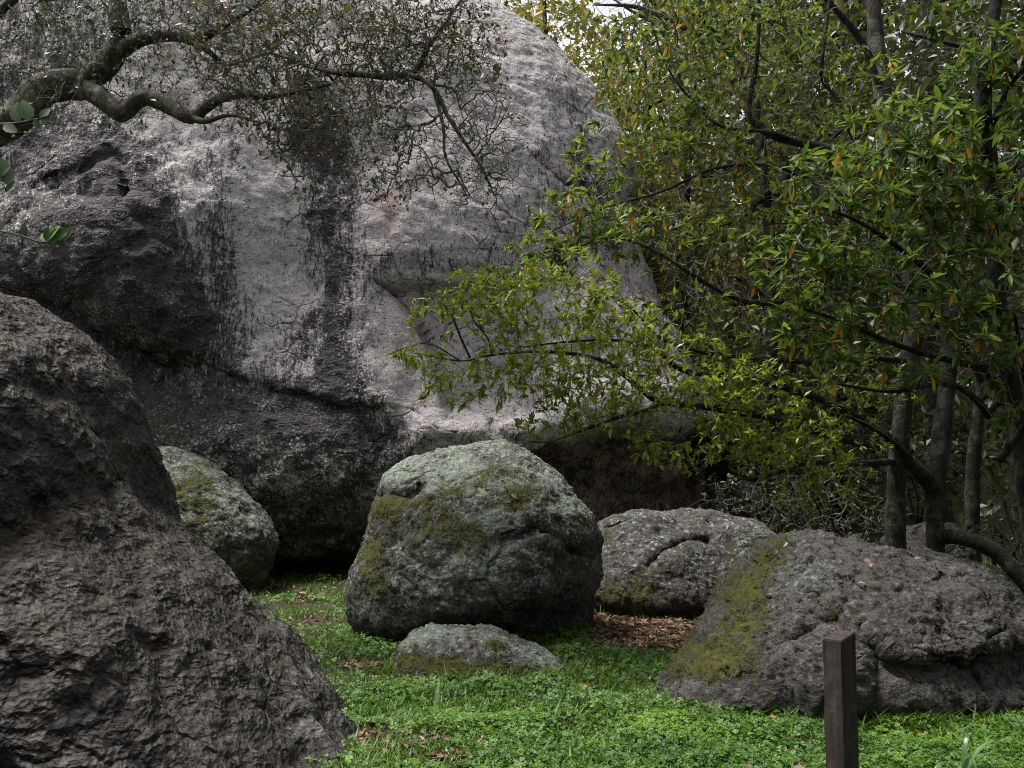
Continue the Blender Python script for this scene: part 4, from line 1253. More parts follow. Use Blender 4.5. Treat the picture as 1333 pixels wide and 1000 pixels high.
lan2.limb([(1300, 480, 8.6, 5.94), (1240, 470, 8.2, 4.62), (1170, 450, 7.9, 3.63), (1100, 420, 7.7, 2.64), (1040, 400, 7.6, 1.65)], sides=8)
lan2.limb([(1300, 560, 8.6, 5.28), (1270, 520, 8.3, 4.62), (1230, 500, 8.0, 3.30), (1160, 510, 7.8, 2.31), (1090, 500, 7.7, 1.32)], sides=8)
lan2.limb([(1292, 300, 8.5, 5.28), (1240, 240, 8.2, 3.96), (1190, 200, 8.0, 2.64), (1150, 190, 7.9, 1.65)], sides=8)
lan2.limb([(1286, 180, 8.4, 4.62), (1310, 120, 8.2, 3.30), (1340, 80, 8, 2.64)], sides=7)
lan2.limb([(1300, 600, 8.6, 5.94), (1340, 540, 8.4, 4.62), (1330, 470, 8.1, 3.30), (1320, 400, 7.9, 1.98)], sides=7)
c2 = lan2.cloud([(1100, 255, 7.7, 100, 65, 0.5, 95), (1060, 340, 7.7, 80, 60, 0.4, 60), (1180, 190, 8.0, 95, 65, 0.6, 80), (1265, 250, 8.1, 85, 90, 0.7, 110), (1150, 380, 7.8, 100, 70, 0.6, 75), (1260, 400, 8.0, 85, 90, 0.7, 80),
                 (1300, 110, 8.2, 80, 90, 0.7, 90), (1050, 430, 7.7, 60, 45, 0.3, 34), (1130, 480, 7.8, 90, 30, 0.4, 30), (1310, 480, 8.0, 60, 80, 0.5, 50), (1280, -30, 8.3, 140, 60, 0.8, 70), (1200, 300, 8.0, 100, 80, 0.6, 90)], 1.9)
lan2.grow(c2, step=0.07, curve=0.4, wig=0.06, rtip=0.0030, expo=2.3, rcap=0.03)
lan2.rosettes(lan2.tips, lan2.tip_dir, 15, 0.102, 1.0, LT_LANCE, LEAF_LANCE, yfrac=0.035, single=300, droop=0.45, upb=0.5)


flower_buds(lan2, 0.28, 0.016)


# ------------------------------------------------------------------ trees and bushes of the wood behind
def wood_tree(name, label, px, Y, h, crown_w, r, n, L, mat, bark, group, low=0.3, lean=0.0, yfrac=0.05, k=5, tmpl=LT_OVAL):
    x = (px - 666.5) / FPX * Y
    z = gz(x, Y)
    t = Plant(name, label, "tree", (x, Y, z), bark, group)
    rg = t.rng
    top = np.array([x + lean, Y + rg.normal() * 0.4, z + h])
    mid_ = np.array([x + lean * 0.35 + rg.normal() * 0.2, Y, z + h * 0.5])
    t.limb_w([(x, Y, z - 0.2, r * 1.35), (x + 0.03, Y, z + 0.6, r), (*mid_, r * 0.75), (*top, r * 0.2)], 'trunk', 9, 0.25)
    for i in range(7):
        f = low + (0.92 - low) * (i + 0.5) / 7
        a = rg.random() * 6.28
        p0 = np.array([x, Y, z]) * (1 - f) + top * f if f > 0.5 else np.array([x, Y, z]) * (1 - 2 * f) + mid_ * 2 * f
        ln = crown_w * (0.55 + 0.5 * rg.random()) * (1.0 - 0.5 * abs(f - 0.55))
        e = p0 + np.array([math.cos(a) * ln, math.sin(a) * ln, ln * (0.15 + 0.5 * rg.random())])
        m = (p0 + e) / 2 + rg.normal(size=3) * 0.15
        t.limb_w([(*p0, r * 0.42), (*m, r * 0.28), (*e, r * 0.10)], 'branch', 6, 0.25)
    c = np.array([x + lean * 0.7, Y, z + h * (1 + low) / 2])
    v = rg.normal(size=(n, 3))
    v /= np.linalg.norm(v, axis=1, keepdims=True)
    v *= rg.random((n, 1)) ** 0.4
    q = c + v * np.array([crown_w, crown_w, h * (1 - low) * 0.58])
    q = q[fbm(q, 0.8, 3, seed=t.seed) > -0.10]
    t.grow(q, step=0.25, curve=0.4, wig=0.04, rtip=0.004, expo=2.3, rcap=r * 0.3)
    m_ = k * 5
    p_ = np.repeat(t.tips, m_, 0)
    p_ = p_ + rg.normal(size=p_.shape) * 0.9 * L ** 0.5 * 0.6
    rd_ = rg.random(len(p_)) * 0.82
    clump = fbm(p_, 0.5, 2, seed=t.seed + 3)
    ye = rg.random(len(p_)) < yfrac * np.clip(0.5 + 2.5 * clump, 0, 2)
    rd_ = np.where(ye, 0.86 + 0.14 * rg.random(len(p_)), rd_)
    dv = np.repeat(t.tip_dir, m_, 0) + 0.8 * rg.normal(size=p_.shape) + np.array([0, 0, -0.35])
    t.leaves(p_, dv, np.array([0, 0, 1.0]) + 0.6 * rg.normal(size=p_.shape), 1.36 * L * np.exp(0.25 * rg.normal(size=len(p_))), rd_, LT_FAR, mat)
    return t


G_W = "trees of the wood behind the huge boulder"
for lab, px, Y, h, cw, r, n, L, mat, bark, low, lean, yf, kk_ in (
    ("olive green tree rising behind the shoulder of the huge boulder", 770, 21, 9.2, 2.3, 0.16, 420, 0.11, LEAF_BACK, BARK_GREY, 0.15, -0.3, 0.22, 6),
    ("yellowing tree close beside the bright gap of sky", 690, 24, 13.5, 2.4, 0.16, 420, 0.12, LEAF_BACK, BARK_GREY, 0.3, 0.3, 0.30, 6),
    ("dense tree behind the yellow leaved crown", 900, 17.5, 10.5, 2.3, 0.15, 460, 0.11, LEAF_BACK, BARK_GREY, 0.08, 0.3, 0.10, 6),
    ("bushy tree behind the crooked bare stems", 985, 15.5, 9.0, 2.2, 0.14, 460, 0.10, LEAF_SHADE, BARK_DARK, 0.08, 0.0, 0.05, 6),
    ("tall tree behind the forked grey trunk", 1090, 17, 11.5, 2.6, 0.17, 480, 0.11, LEAF_BACK, BARK_GREY, 0.1, 0.2, 0.06, 6),
    ("tree with pale fork behind the long green leaf rosettes", 1215, 14.5, 10.5, 2.4, 0.19, 480, 0.10, LEAF_SHADE, BARK_GREY, 0.15, 0.3, 0.04, 6),
    ("dark tree filling the gap by the right edge", 1330, 12.5, 7.6, 2.0, 0.12, 420, 0.10, LEAF_SHADE, BARK_DARK, 0.10, 0.0, 0.03, 6),
    ("tree far up the slope behind the sky gap", 870, 33, 13.5, 3.6, 0.2, 420, 0.19, LEAF_BACK, BARK_GREY, 0.05, 0.0, 0.15, 6),
    ("far tree beside the one under the sky gap", 1000, 30, 16.0, 4.0, 0.2, 460, 0.18, LEAF_BACK, BARK_GREY, 0.05, 0.0, 0.08, 6),
    ("far tree behind the forked trunk on the slope", 1150, 27, 16.0, 3.8, 0.2, 460, 0.17, LEAF_SHADE, BARK_GREY, 0.05, 0.0, 0.05, 6),
    ("far tree behind the dark trunk by the right edge", 1290, 24, 11.5, 3.6, 0.2, 420, 0.16, LEAF_SHADE, BARK_DARK, 0.05, 0.0, 0.05, 6),
    ("dark broad tree just beyond the right edge over the wide grey boulder", 1560, 9.6, 9.5, 2.5, 0.16, 520, 0.13, LEAF_SHADE, BARK_DARK, 0.3, -0.3, 0.02, 6),  # crown added to block light over the right side
    ("outermost far tree on the slope at the right edge", 1440, 26, 15.0, 4.0, 0.2, 420, 0.17, LEAF_SHADE, BARK_DARK, 0.05, 0.0, 0.05, 6),
    ("tall slender tree left of the sky gap", 640, 31, 19.0, 3.0, 0.2, 420, 0.17, LEAF_BACK, BARK_GREY, 0.2, 0.0, 0.25, 6),
    ("small tree on the slope just under the sky gap", 800, 27, 9.0, 2.6, 0.16, 420, 0.14, LEAF_BACK, BARK_GREY, 0.05, 0.0, 0.15, 6),
    ("pale leaved tree directly behind the steep right shoulder of the huge boulder", 845, 19, 9.5, 2.2, 0.14, 480, 0.13, LEAF_BACK, BARK_GREY, 0.05, 0.0, 0.18, 6),
    ("high crowned tree between the forked trunk and the bare stems", 1000, 24, 17.0, 3.4, 0.18, 520, 0.16, LEAF_SHADE, BARK_DARK, 0.05, 0.0, 0.06, 6),
    ("high crowned tree above the forked grey trunk", 1130, 20, 15.0, 3.2, 0.18, 520, 0.15, LEAF_SHADE, BARK_DARK, 0.05, 0.0, 0.05, 6),
    ("high crowned tree behind the two slim trunks", 1240, 19, 14.0, 3.0, 0.18, 520, 0.15, LEAF_SHADE, BARK_DARK, 0.05, 0.0, 0.05, 6),
    ("yellow flecked tree at the left of the high crowned trees", 905, 26, 17.0, 3.2, 0.18, 520, 0.17, LEAF_BACK, BARK_GREY, 0.05, 0.0, 0.2, 6),
    ("olive tree close behind the upper right curve of the huge boulder", 725, 18.5, 9.6, 1.9, 0.13, 460, 0.12, LEAF_BACK, BARK_GREY, 0.2, 0.0, 0.2, 6),
    ("leafy tree between the yellow crown and the forked trunk", 1040, 21, 13.0, 2.8, 0.17, 460, 0.12, LEAF_BACK, BARK_GREY, 0.05, 0.0, 0.08, 6),
):
    wood_tree("wood_tree", lab, px, Y, h, cw, r, n, L, mat, bark, G_W, low, lean, yf, kk_)

ug = rng.random((36000, 2)) * np.array([34, 42]) + np.array([-8, 15.5])
ug = ug[(ug[:, 0] / ug[:, 1] > -0.1) & (ug[:, 0] / ug[:, 1] < 0.62)]
u3 = np.column_stack([ug, np.zeros(len(ug))])
u3[:, 2] = ground_h(ug[:, 0], ug[:, 1]) + np.clip(0.9 + 1.4 * fbm(u3, 0.45, 3, seed=44), 0.05, None) * rng.random(len(ug)) ** 0.6
rr_ = rng.normal(size=u3.shape)
o = link('undergrowth', scatter_mesh('undergrowth', LT_LOW, u3, rr_ + np.array([0, -0.3, 0.3]), np.array([0, 0, 1.0]) + 0.5 * rng.normal(size=u3.shape), 0.12 + 0.005 * u3[:, 1], np.clip(0.45 + 0.4 * fbm(u3, 0.7, 2, seed=45) + 0.2 * rng.normal(size=len(u3)), 0, 1), LEAF_SHADE, np.zeros(3)))
tag(o, label="dull green undergrowth covering the slope of the wood", kind='stuff')

G_T = "dark trunks in the shade at the right"
for lab, pts in (
    ("thick dark trunk in deep shade beside the right edge", [(1268, 740, 11.5, 10), (1266, 620, 11.5, 9), (1280, 500, 11.5, 8), (1305, 380, 11.6, 7.5), (1320, 200, 11.8, 6)]),
    ("black leaning trunk crossing behind the curved limb", [(1340, 760, 10.6, 13), (1328, 640, 10.6, 12), (1330, 560, 10.6, 11), (1345, 430, 10.7, 10), (1370, 250, 10.9, 9)]),
):
    q = at(*pts[0][:3])
    t = Plant("bare_trunk", lab, "tree", (q[0], pts[0][2], gz(q[0], pts[0][2])), BARK_DARK, G_T)
    w = [(q[0], pts[0][2], t.base[2] - 0.1, pts[0][3] * 1.3 * pts[0][2] / FPX)] + [(*at(a, b, c), d * c / FPX) for a, b, c, d in pts]
    t.limb_w(w, 'trunk', 12, 0.1)
    a, b, c, d = pts[2]
    t.limb([(a, b, c, d * 0.6), (a - 40, b - 70, c - 0.3, d * 0.4), (a - 90, b - 110, c - 0.5, d * 0.25), (a - 130, b - 170, c - 0.6, d * 0.12)], sides=8)
    t.limb([(a + 5, b + 40, c, d * 0.5), (a + 50, b - 10, c - 0.3, d * 0.35), (a + 90, b - 90, c - 0.4, d * 0.15)], sides=8)
    cb = t.cloud([(a - 90, b - 120, c - 0.4, 90, 80, 0.5, 60), (a + 20, b - 90, c - 0.3, 80, 90, 0.5, 60)])
    t.grow(cb, step=0.08, curve=0.5, rtip=0.0025, rcap=0.03)
    t.rosettes(t.tips, t.tip_dir, 5, 0.09, 1.0, LT_OVAL, LEAF_SHADE, yfrac=0.02)

# unseen trees added around the clearing: their crowns darken the faces towards the camera
for lab, x, y, h, cw in (
    ("broad dense tree of the clearing edge, nearest the dark boulder", -3.6, -3.4, 8.0, 2.8),
    ("broad dense tree of the clearing edge behind the viewpoint", 0.8, -4.4, 8.5, 2.9),
    ("broad dense tree of the clearing edge nearest the wooden post", 5.0, -2.2, 8.0, 2.8),
    ("broad dense tree of the clearing edge beyond the grey boulder", 8.6, 4.2, 8.5, 2.9),
    ("broad dense tree of the clearing edge beyond the dark boulder", -8.2, 2.0, 8.0, 2.8),
):
    wood_tree("shade_tree", lab, 666.5 + FPX * x / y, y, h, cw, 0.2, 300, 0.26, LEAF_SHADE, BARK_DARK, "unseen trees added for shade", 0.12, 0.0, 0.02, 5)

G_B = "low twiggy bushes in the shade behind the boulders"
for lab, px, Y, w_, h, n, L, mat in (
    ("twiggy olive bush between the mossy boulder and the slim grey trunk", 1080, 12.5, 1.1, 1.5, 520, 0.045, LEAF_SHADE),
    ("dark bush at the mouth of the cave beside the mossy boulder", 975, 13.0, 0.9, 1.5, 380, 0.05, LEAF_SHADE),
    ("leafy bush behind the two slim trunks", 1190, 15.5, 1.5, 2.2, 520, 0.07, LEAF_BACK),
    ("wide grey twiggy bush behind the cave end of the huge boulder", 1040, 16.5, 1.8, 2.6, 620, 0.07, LEAF_BACK),
    ("dark bush under the trunks by the right edge", 1320, 13.5, 1.5, 2.0, 480, 0.06, LEAF_SHADE),
    ("small leafy sapling bush under the curved low limb", 1315, 9.9, 0.5, 1.1, 120, 0.055, LEAF_SHADE),
):
    x = (px - 666.5) / FPX * Y
    t = Plant("bush", lab, "bush", (x, Y, gz(x, Y)), BARK_GREY, G_B)
    for i in range(6):
        a = t.rng.random() * 6.28
        e = np.array([math.cos(a) * w_ * 0.5, math.sin(a) * w_ * 0.4, h * (0.6 + 0.3 * t.rng.random())])
        t.limb_w([(*(t.base + (0, 0, -0.05)), 0.022), (*(t.base + e * 0.5 + t.rng.normal(size=3) * 0.08), 0.016), (*(t.base + e), 0.006)], 'branch', 6, 0.08)
    v = t.rng.normal(size=(n, 3))
    v /= np.linalg.norm(v, axis=1, keepdims=True)
    v *= t.rng.random((n, 1)) ** 0.4
    q = t.base + np.array([0, 0, h * 0.55]) + v * np.array([w_, w_ * 0.7, h * 0.5])
    t.grow(q, step=0.07, curve=0.2, wig=0.035, rtip=0.0018, rcap=0.012)
    t.rosettes(t.tips, t.tip_dir, 9, L, 1.0, LT_OVAL, mat, yfrac=0.03)


# ------------------------------------------------------------------ grass, clover and litter
BARE = [(405, 812, 34, 9, 0.75), (360, 770, 26, 7, 0.4), (395, 780, 16, 6, 0.4), (470, 868, 32, 6, 0.75), (470, 965, 16, 10, 0.8), (605, 992, 40, 8, 0.6), (650, 978, 30, 8, 0.3), (850, 818, 92, 26, 1.2), (800, 800, 60, 22, 1.2), (905, 832, 50, 16, 0.9), (560, 988, 60, 18, 0.3), (520, 960, 60, 22, 0.25)]


def bareness(p):
    px, py = project(p)
    b = np.zeros(len(p))
    for cx, cy, rx, ry, s in BARE:
        b = np.maximum(b, s * np.exp(-(((px - cx) / rx) ** 2 + ((py - cy) / ry) ** 2) ** 1.5))
    return b


def ground_points(n, ymin, ymax, xmin, xmax, power):
    r = rng
    u = r.random(n)
    y = (ymin ** (1 - power) + u * (ymax ** (1 - power) - ymin ** (1 - power))) ** (1 / (1 - power))
    x = xmin + (xmax - xmin) * r.random(n)
    x = x * (y / 9.0)
    p = np.stack([x, y, np.zeros(n)], 1)
    p[:, 2] = ground_h(x, y) + 0.05 * fbm(np.stack([x, y, 0 * x], 1), 0.7, 3) + 0.02 * fbm(np.stack([x, y, 0 * x], 1), 4.0, 3, seed=2)
    px, py = project(p)
    return p[(px > -40) & (px < 1380) & (py < 1060)]


GRASS = leaf_material("grass_blade", [(0.0, (0.026, 0.072, 0.005)), (0.5, (0.064, 0.132, 0.008)), (0.85, (0.118, 0.180, 0.013)), (1.0, (0.20, 0.17, 0.07))], rough=0.5, trans=0.3, spec=0.3)
CLOVER = leaf_material("clover_leaf", [(0.0, (0.018, 0.058, 0.005)), (0.5, (0.050, 0.120, 0.008)), (0.85, (0.082, 0.165, 0.011)), (1.0, (0.115, 0.190, 0.014))], rough=0.5, trans=0.25, spec=0.35)
LITTER = leaf_material("dead_leaf", [(0.0, (0.050, 0.028, 0.020)), (0.4, (0.13, 0.075, 0.055)), (0.8, (0.24, 0.155, 0.12)), (1.0, (0.33, 0.24, 0.19))], rough=0.7, trans=0.1, spec=0.2)

# grass blades: a bent strip of three quads reduced to triangles
bl_v = np.array([(-0.5, 0, 0), (0.5, 0, 0), (-0.35, 0.5, 0.06), (0.35, 0.5, 0.06), (0, 1, 0.28)])
bl_f = np.array([(0, 1, 3), (0, 3, 2), (2, 3, 4)])
gp = ground_points(125000, 4.55, 14.6, -4.2, 4.8, 1.5)
bn = bareness(gp)
tall = fbm(gp, 1.1, 3, seed=5)
gp = gp[rng.random(len(gp)) > bn * 0.97]
tall = fbm(gp, 1.1, 3, seed=5)
n = len(gp)
az = rng.random(n) * 6.283
d = np.stack([np.cos(az) * 0.55, np.sin(az) * 0.55, np.ones(n)], 1) + 0.2 * rng.normal(size=(n, 3))
sz = (0.046 + 0.036 * tall) * np.exp(0.35 * rng.normal(size=n))
up = np.stack([np.cos(az), np.sin(az), np.zeros(n)], 1)
o = link('grass', scatter_mesh('grass', (bl_v * np.array([0.085, 1, 1]), bl_f), gp, d, up, sz, np.clip(0.35 + 0.35 * fbm(gp, 2.0, 3, seed=6) + 0.2 * rng.normal(size=n), 0, 0.97), GRASS, np.zeros(3), width=0.9 + gp[:, 1] * 0.13))
tag(o, label="short green grass between the boulders", kind='stuff')

# clover: three leaflets on a thin stalk
cv = []
cf_ = []
for k in range(3):
    a = k * 2.094
    c, s = math.cos(a), math.sin(a)
    o0 = len(cv)
    for x, y, z in [(0, 0, 0), (-0.50, 0.62, 0.10), (0, 0.85, 0.0), (0.50, 0.62, 0.10), ]:
        cv.append((x * c - y * s, z, x * s + y * c))
    cf_ += [(o0, o0 + 2, o0 + 1), (o0, o0 + 3, o0 + 2)]
cv, cf_ = np.array(cv), np.array(cf_)
cp = ground_points(105000, 4.55, 14.4, -4.2, 5.2, 1.9)
px, py = project(cp)
dens = 0.58 + 1.7 * fbm(cp, 1.1, 4, seed=12)
dens += 0.55 * gauss(px, py, 760, 930, 230, 50) + 0.6 * gauss(px, py, 1050, 950, 300, 60) + 0.6 * gauss(px, py, 530, 830, 60, 50) - 0.5 * gauss(px, py, 520, 985, 90, 25) - 0.5 * gauss(px, py, 400, 790, 60, 40) - 0.4 * gauss(px, py, 850, 870, 90, 20)
dens -= 1.3 * bareness(cp)
cp = cp[rng.random(len(cp)) < dens]
n = len(cp)
hgt = np.clip(0.050 + 0.11 * fbm(cp, 1.9, 4, seed=13) + 0.012 * rng.normal(size=n), 0.015, 0.16)
hgt *= np.clip(dens[:1].mean() * 0 + 1.0, 0, 1)
tops = cp + np.stack([0.02 * rng.normal(size=n), 0.02 * rng.normal(size=n), hgt], 1)
d = np.stack([0.35 * rng.normal(size=n), 0.35 * rng.normal(size=n) - 0.15, np.ones(n)], 1)
az = rng.random(n) * 6.283
up = np.stack([np.cos(az), np.sin(az), np.zeros(n)], 1)
o = link('clover', scatter_mesh('clover', (cv, cf_), tops, d, up, (0.0085 + 0.0010 * cp[:, 1]) * np.exp(0.42 * rng.normal(size=n)), np.clip(0.42 + 0.75 * fbm(cp, 1.3, 4, seed=14) + 0.22 * rng.normal(size=n) + 1.2 * (hgt - 0.05), 0, 1), CLOVER, np.zeros(3)))
tag(o, label="low green clover and herbs covering the grass", kind='stuff')

# longer blades and litter gathered at the feet of the rocks
foot = []
for ob, m in ((mid, 420), (flat_rock, 260), (right, 620), (near, 380), (back, 160), (side, 120), (cliff, 260)):
    co = np.empty(len(ob.data.vertices) * 3, np.float32)
    ob.data.vertices.foreach_get("co", co)
    co = co.reshape(-1, 3) + np.array(ob.location)
    gzv = ground_h(co[:, 0], co[:, 1])
    cx_, cy_ = project(co)
    f = np.nonzero((np.abs(co[:, 2] - gzv) < 0.05) & (cx_ > -30) & (cx_ < 1370) & (co[:, 1] < ob.location[1] + 0.4))[0]
    if len(f):
        p = co[rng.choice(f, m)]
        out = p - np.array(ob.location)
        out[:, 2] = 0
        out /= np.linalg.norm(out, axis=1, keepdims=True) + 1e-9
        p = p + out * (rng.random((m, 1)) ** 1.5 * 0.16)
        p[:, 2] = ground_h(p[:, 0], p[:, 1])
        foot.append(p[p[:, 1] > 4.9])
foot = np.vstack(foot)
foot = foot[fbm(foot, 1.8, 3, seed=91) > -0.25]
fb = np.repeat(foot, 5, 0) + rng.normal(size=(len(foot) * 5, 3)) * np.array([0.03, 0.03, 0])
n = len(fb)
az = rng.random(n) * 6.283
d = np.stack([np.cos(az) * 0.5, np.sin(az) * 0.5 - 0.1, np.ones(n)], 1)
o = link('grass', scatter_mesh('grass', (bl_v * np.array([0.055, 1, 1.5]), bl_f), fb, d, np.stack([np.cos(az), np.sin(az), np.zeros(n)], 1), np.clip(0.095 * np.exp(0.35 * rng.normal(size=n)), 0.03, 0.17), np.clip(0.45 + 0.3 * rng.normal(size=n), 0, 1), GRASS, np.zeros(3)))
tag(o, label="longer grass growing against the feet of the boulders", kind='stuff')

# dead leaves
lt = leaf_template(0.42, 0.35, 0.25, 2)
pts = []
for cx, cy, rx, ry, s in BARE:
    big_ = rx > 60 and cy < 830
    m = 1500 if big_ else 60
    a = rng.random(m) * 6.283
    rr = np.sqrt(rng.random(m)) * 1.15
    for x, y in zip(cx + rr * np.cos(a) * rx, cy + rr * np.sin(a) * ry):
        pts.append(on_ground(x, y))
pts = np.array(pts)
extra = ground_points(2500, 5, 14.5, -4.2, 5, 1.5)[:1000]
pts = np.vstack([pts, extra, foot[rng.random(len(foot)) < 0.35]])
pts[:, 2] = ground_h(pts[:, 0], pts[:, 1]) + 0.05 * fbm(pts * np.array([1, 1, 0]), 0.7, 3) + 0.012 + 0.02 * rng.random(len(pts))
n = len(pts)
az = rng.random(n) * 6.283
d = np.stack([np.cos(az), np.sin(az), 0.25 * rng.normal(size=n)], 1)
up = np.array([0, 0, 1.0]) + 0.35 * rng.normal(size=(n, 3))
o = link('leaf_litter', scatter_mesh('leaf_litter', lt, pts, d, up, 0.065 * np.exp(0.25 * rng.normal(size=n)), rng.random(n), LITTER, np.zeros(3)))
tag(o, label="brown dead leaves littering bare soil before the mossy boulder", kind='stuff')

# taller wisps of grass at the foot of the rocks
G_G = "grass tufts at the feet of the boulders"
for lab, px, py, nb, L in (
    ("thin arching grass tuft under the dark flank of the round boulder", 742, 858, 26, 0.20),
    ("grass tuft at the left foot of the round boulder", 500, 812, 22, 0.15),
    ("upright grass tuft just right of the wooden post", 1127, 930, 18, 0.22),
    ("thin grass tuft against the grey boulder right of the post", 1196, 938, 16, 0.26),
    ("grass tuft at the right end of the low flat rock", 748, 884, 18, 0.13),
    ("grass tuft under the mossy left foot of the grey boulder", 900, 905, 18, 0.14),
):
    b = on_ground(px, py)
    r0 = rng
    az = r0.random(nb) * 6.283
    d = np.stack([np.cos(az) * 0.5, np.sin(az) * 0.5, np.ones(nb)], 1)
    o = link('grass_tuft', scatter_mesh('grass_tuft', (bl_v * np.array([0.04, 1, 1.6]), bl_f), b + r0.normal(size=(nb, 3)) * np.array([0.03, 0.03, 0]), d, np.stack([np.cos(az), np.sin(az), np.zeros(nb)], 1), L * (0.6 + 0.6 * r0.random(nb)), 0.3 + 0.5 * r0.random(nb), GRASS, b), loc=b)
    tag(o, lab, "grass tuft", G_G)


# ------------------------------------------------------------------ wooden post
def build_post():
    pA = on_ground(1097, 1030)
    T = NT("stained_timber")
    obj = T.n("ShaderNodeTexCoord").outputs['Object']
    g1 = T.noise(T.scale(obj, (40, 40, 2.2)), 1.0, 6, 0.65, 0.4)
    g2 = T.noise(obj, 14, 6, 0.7)
    g3 = T.noise(obj, 6, 4, 0.6)
    col = T.mix(T.rng(g1, 0.35, 0.65), (0.014, 0.0105, 0.010), (0.037, 0.028, 0.026))
    col = T.mix(T.m2('MULTIPLY', T.rng(g2, 0.52, 0.66), 0.5), col, (0.060, 0.054, 0.050))
    split = T.rng(T.noise(T.scale(obj, (55, 55, 1.1)), 1.0, 3, 0.5, 0.6), 0.63, 0.68)
    col = T.mix(T.m2('MULTIPLY', split, 0.85), col, (0.006, 0.005, 0.005))
    spk = T.rng(T.m2('ADD', T.noise(obj, 30.0, 4, 0.7), T.m2('MULTIPLY', T.noise(obj, 6.0, 3), 0.6)), 0.98, 1.06)
    col = T.mix(T.m2('MULTIPLY', spk, 0.6), col, (0.14, 0.135, 0.125))
    col = T.mix(T.m2('MULTIPLY', T.rng(g3, 0.55, 0.7), 0.6), col, (0.045, 0.045, 0.030))
    bmp = T.n("ShaderNodeBump", {'Strength': 0.5, 'Distance': 0.004, 'Height': T.m2('SUBTRACT', T.m2('ADD', g1, T.m2('MULTIPLY', g2, 0.5)), split)}).outputs[0]
    T.surface(T.bsdf(col, 0.8, 0.25, bmp))
    a = 0.112
    yaw = R(-55)
    import bmesh
    bm = bmesh.new()
    h = float(at(1100, 831, pA[1])[2])
    vs_ = []
    # corners: near, right, back, left as seen from the camera
    tops_ = [h, h + 0.034, h + 0.030, h - 0.006]
    for zz in ([-0.25] * 4, [0.25] * 4, tops_):
        ring = []
        for (sx, sy), z in zip([(1, -1), (1, 1), (-1, 1), (-1, -1)], zz):
            x, y = sx * a / 2, sy * a / 2
            ring.append(bm.verts.new((x * math.cos(yaw) - y * math.sin(yaw), x * math.sin(yaw) + y * math.cos(yaw), z)))
        vs_.append(ring)
    for r0, r1 in zip(vs_[:-1], vs_[1:]):
        for k in range(4):
            bm.faces.new((r0[k], r0[(k + 1) % 4], r1[(k + 1) % 4], r1[k]))
    bm.faces.new(vs_[-1])
    bm.faces.new(vs_[0][::-1])
    bm.normal_update()
    bmesh.ops.bevel(bm, geom=[e for e in bm.edges if len(e.link_faces) == 2 and e.calc_face_angle(0) > 0.4], offset=0.0035, segments=2, affect='EDGES')
    bmesh.ops.subdivide_edges(bm, edges=[e for e in bm.edges if e.calc_length() > 0.2], cuts=24, use_grid_fill=True)
    bmesh.ops.subdivide_edges(bm, edges=[e for e in bm.edges if 0.05 < e.calc_length() < 0.2], cuts=5, use_grid_fill=True)
    bm.normal_update()
    vv = np.array([v.co[:] for v in bm.verts])
    ff = 0.0035 * fbm(vv * np.array([1, 1, 0.25]), 26.0, 3, seed=5) + 0.004 * fbm(vv, 7.0, 2, seed=6)
    for v, f in zip(bm.verts, ff):
        v.co += v.normal * float(f)
    me = bpy.data.meshes.new("wooden_post")
    bm.to_mesh(me)
    bm.free()
    me.materials.append(T.m)
    o = link("wooden_post", me, loc=(pA[0], pA[1], 0.0))
    return tag(o, "square dark brown wooden post with slanted top standing in the clover", "post")


build_post()

# strap leaved plant at the bottom edge
sp_b = on_ground(1252, 1020)
spl = bpy.data.objects.new("strap_leaf_plant", None)
COL.objects.link(spl)
spl.location = sp_b
tag(spl, "small plant with arching glossy strap leaves right of the wooden post", "plant")
STRAP = leaf_material("strap_leaf", [(0.0, (0.03, 0.09, 0.03)), (1.0, (0.07, 0.15, 0.06))], rough=0.35, trans=0.2)
for az, L, hh, rv in ((0.3, 0.30, 0.20, 0.8), (2.9, 0.26, 0.16, 0.4), (1.0, 0.22, 0.22, 0.2), (-0.6, 0.24, 0.17, 0.5), (3.7, 0.20, 0.12, 0.3), (-1.5, 0.2, 0.15, 0.6)):
    t = np.linspace(0, 1, 9)
    c = np.stack([np.cos(az) * L * t, np.sin(az) * L * t * 0.7, hh * 4 * t * (1 - t * 0.78) * 0.75], 1)
    tg = np.gradient(c, axis=0)
    s = np.cross(tg, np.array([0, 0, 1.0]))
    s /= np.linalg.norm(s, axis=1, keepdims=True) + 1e-9
    w_ = 0.012 * (np.sin(math.pi * (0.12 + 0.86 * t)) ** 0.6)[:, None]
    V = np.concatenate([c - s * w_ + (0, 0, 0.004), c, c + s * w_ + (0, 0, 0.004)])
    i = np.arange(8)
    F = np.concatenate([np.stack([i, i + 1, i + 10, i + 9], 1), np.stack([i + 9, i + 10, i + 19, i + 18], 1)])
    link('leaf', mesh_np('leaf', V, F, {'rnd': np.full(27, rv)}, mats=[STRAP]), spl)

# single fallen leaves on the rocks and in the grass
bpy.context.view_layer.update()


def on_rock(ob, px, py):
    o = np.array([0, 0, CAMZ])
    d = at(px, py, 10.0) - o
    loc = Vector(o) - ob.location
    hit, p, nrm, _ = ob.ray_cast(loc, Vector(d).normalized())
    if not hit:
        return None
    return np.array(p) + np.array(ob.location), np.array(nrm)


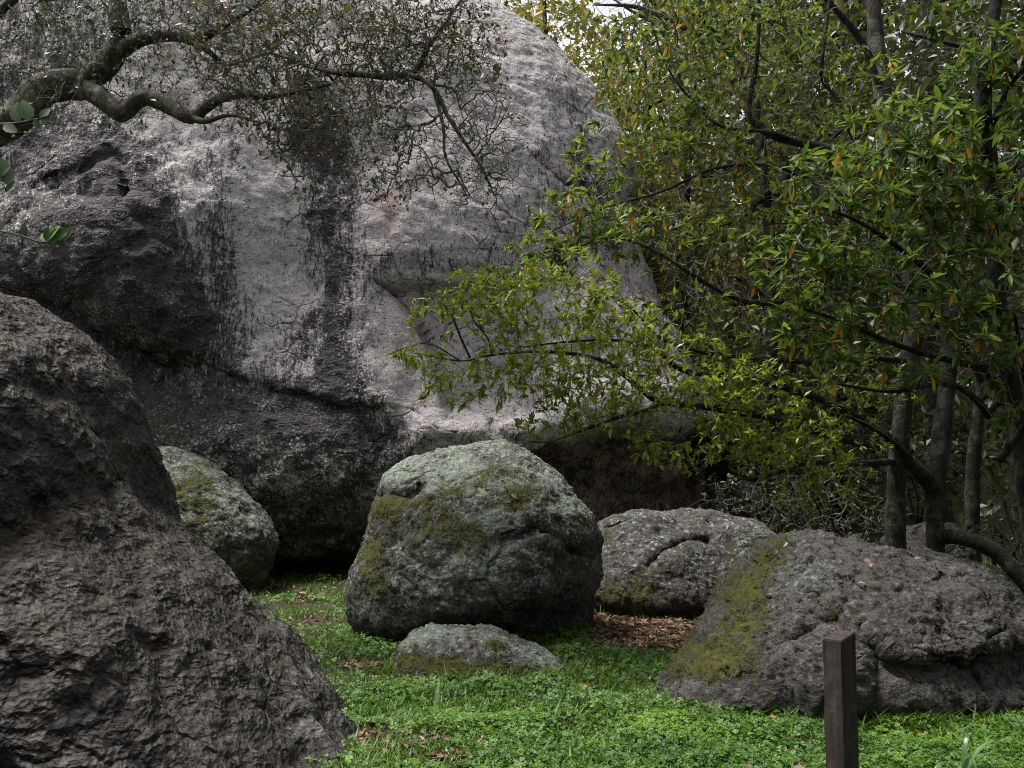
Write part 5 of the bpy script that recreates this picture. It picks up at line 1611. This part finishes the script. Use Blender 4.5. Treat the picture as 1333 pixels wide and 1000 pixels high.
FALL = leaf_material("fallen_leaf", [(0.0, (0.12, 0.06, 0.04)), (0.5, (0.22, 0.16, 0.11)), (1.0, (0.32, 0.19, 0.02))], rough=0.6, trans=0.1)
G_F = "single fallen leaves"
for lab, ob, px, py, L, rv in (
    ("pale curled leaf on top of the round boulder, left of its twin", mid, 622, 641, 0.075, 0.5),
    ("pale curled leaf on top of the round boulder, right of its twin", mid, 672, 652, 0.075, 0.4),
    ("small russet leaf high on the right shoulder of the round boulder", mid, 696, 640, 0.06, 0.1),
    ("pale leaf on the left crest of the grey boulder beside its moss", right, 1020, 712, 0.06, 0.5),
    ("russet leaf in the hollow on the crest of the grey boulder", right, 1126, 736, 0.06, 0.05),
    ("brown leaf just below the hollow on the grey boulder", right, 1134, 746, 0.055, 0.2),
    ("yellow leaf in the long crack of the grey boulder", right, 1116, 768, 0.06, 0.9),
    ("pale leaf on the crest of the grey boulder below the slim trunks", right, 1192, 736, 0.05, 0.5),
    ("yellow leaf in the clover in front of the low flat rock", None, 762, 905, 0.06, 0.95),
    ("orange leaf at the mossy left foot of the grey boulder", None, 862, 888, 0.06, 0.9),
    ("yellow leaf in the grass at the left end of the low flat rock", None, 482, 834, 0.055, 0.95),
    ("russet leaf at the dark undercut foot of the huge boulder", None, 372, 748, 0.09, 0.1),
    ("long brown leaf lying in the short grass left of the round boulder", None, 418, 784, 0.10, 0.2),
    ("yellow leaf in the clover left of the wooden post", None, 1002, 948, 0.05, 0.95),
):
    if ob is None:
        p, nm = on_ground(px, py), np.array([0, -0.5, 1.0])
        p[2] += 0.07
    else:
        hit = on_rock(ob, px, py)
        if hit is None:
            continue
        p, nm = hit
        p = p + nm * 0.05
    az = rng.random() * 6.283
    s, dd, nn = frames(np.cross(nm, np.array([math.cos(az), math.sin(az), 0.2]))[None], nm[None])
    o = link('fallen_leaf', mesh_np('fallen_leaf', lt[0], lt[1], {'rnd': np.full(len(lt[0]), rv)}, smooth=False, mats=[FALL]), loc=p)
    o.rotation_mode = 'QUATERNION'
    o.rotation_quaternion = Matrix((s[0], dd[0], nn[0])).transposed().to_quaternion()
    o.scale = (L * 1.3, L, L)
    tag(o, lab, "leaf", G_F)
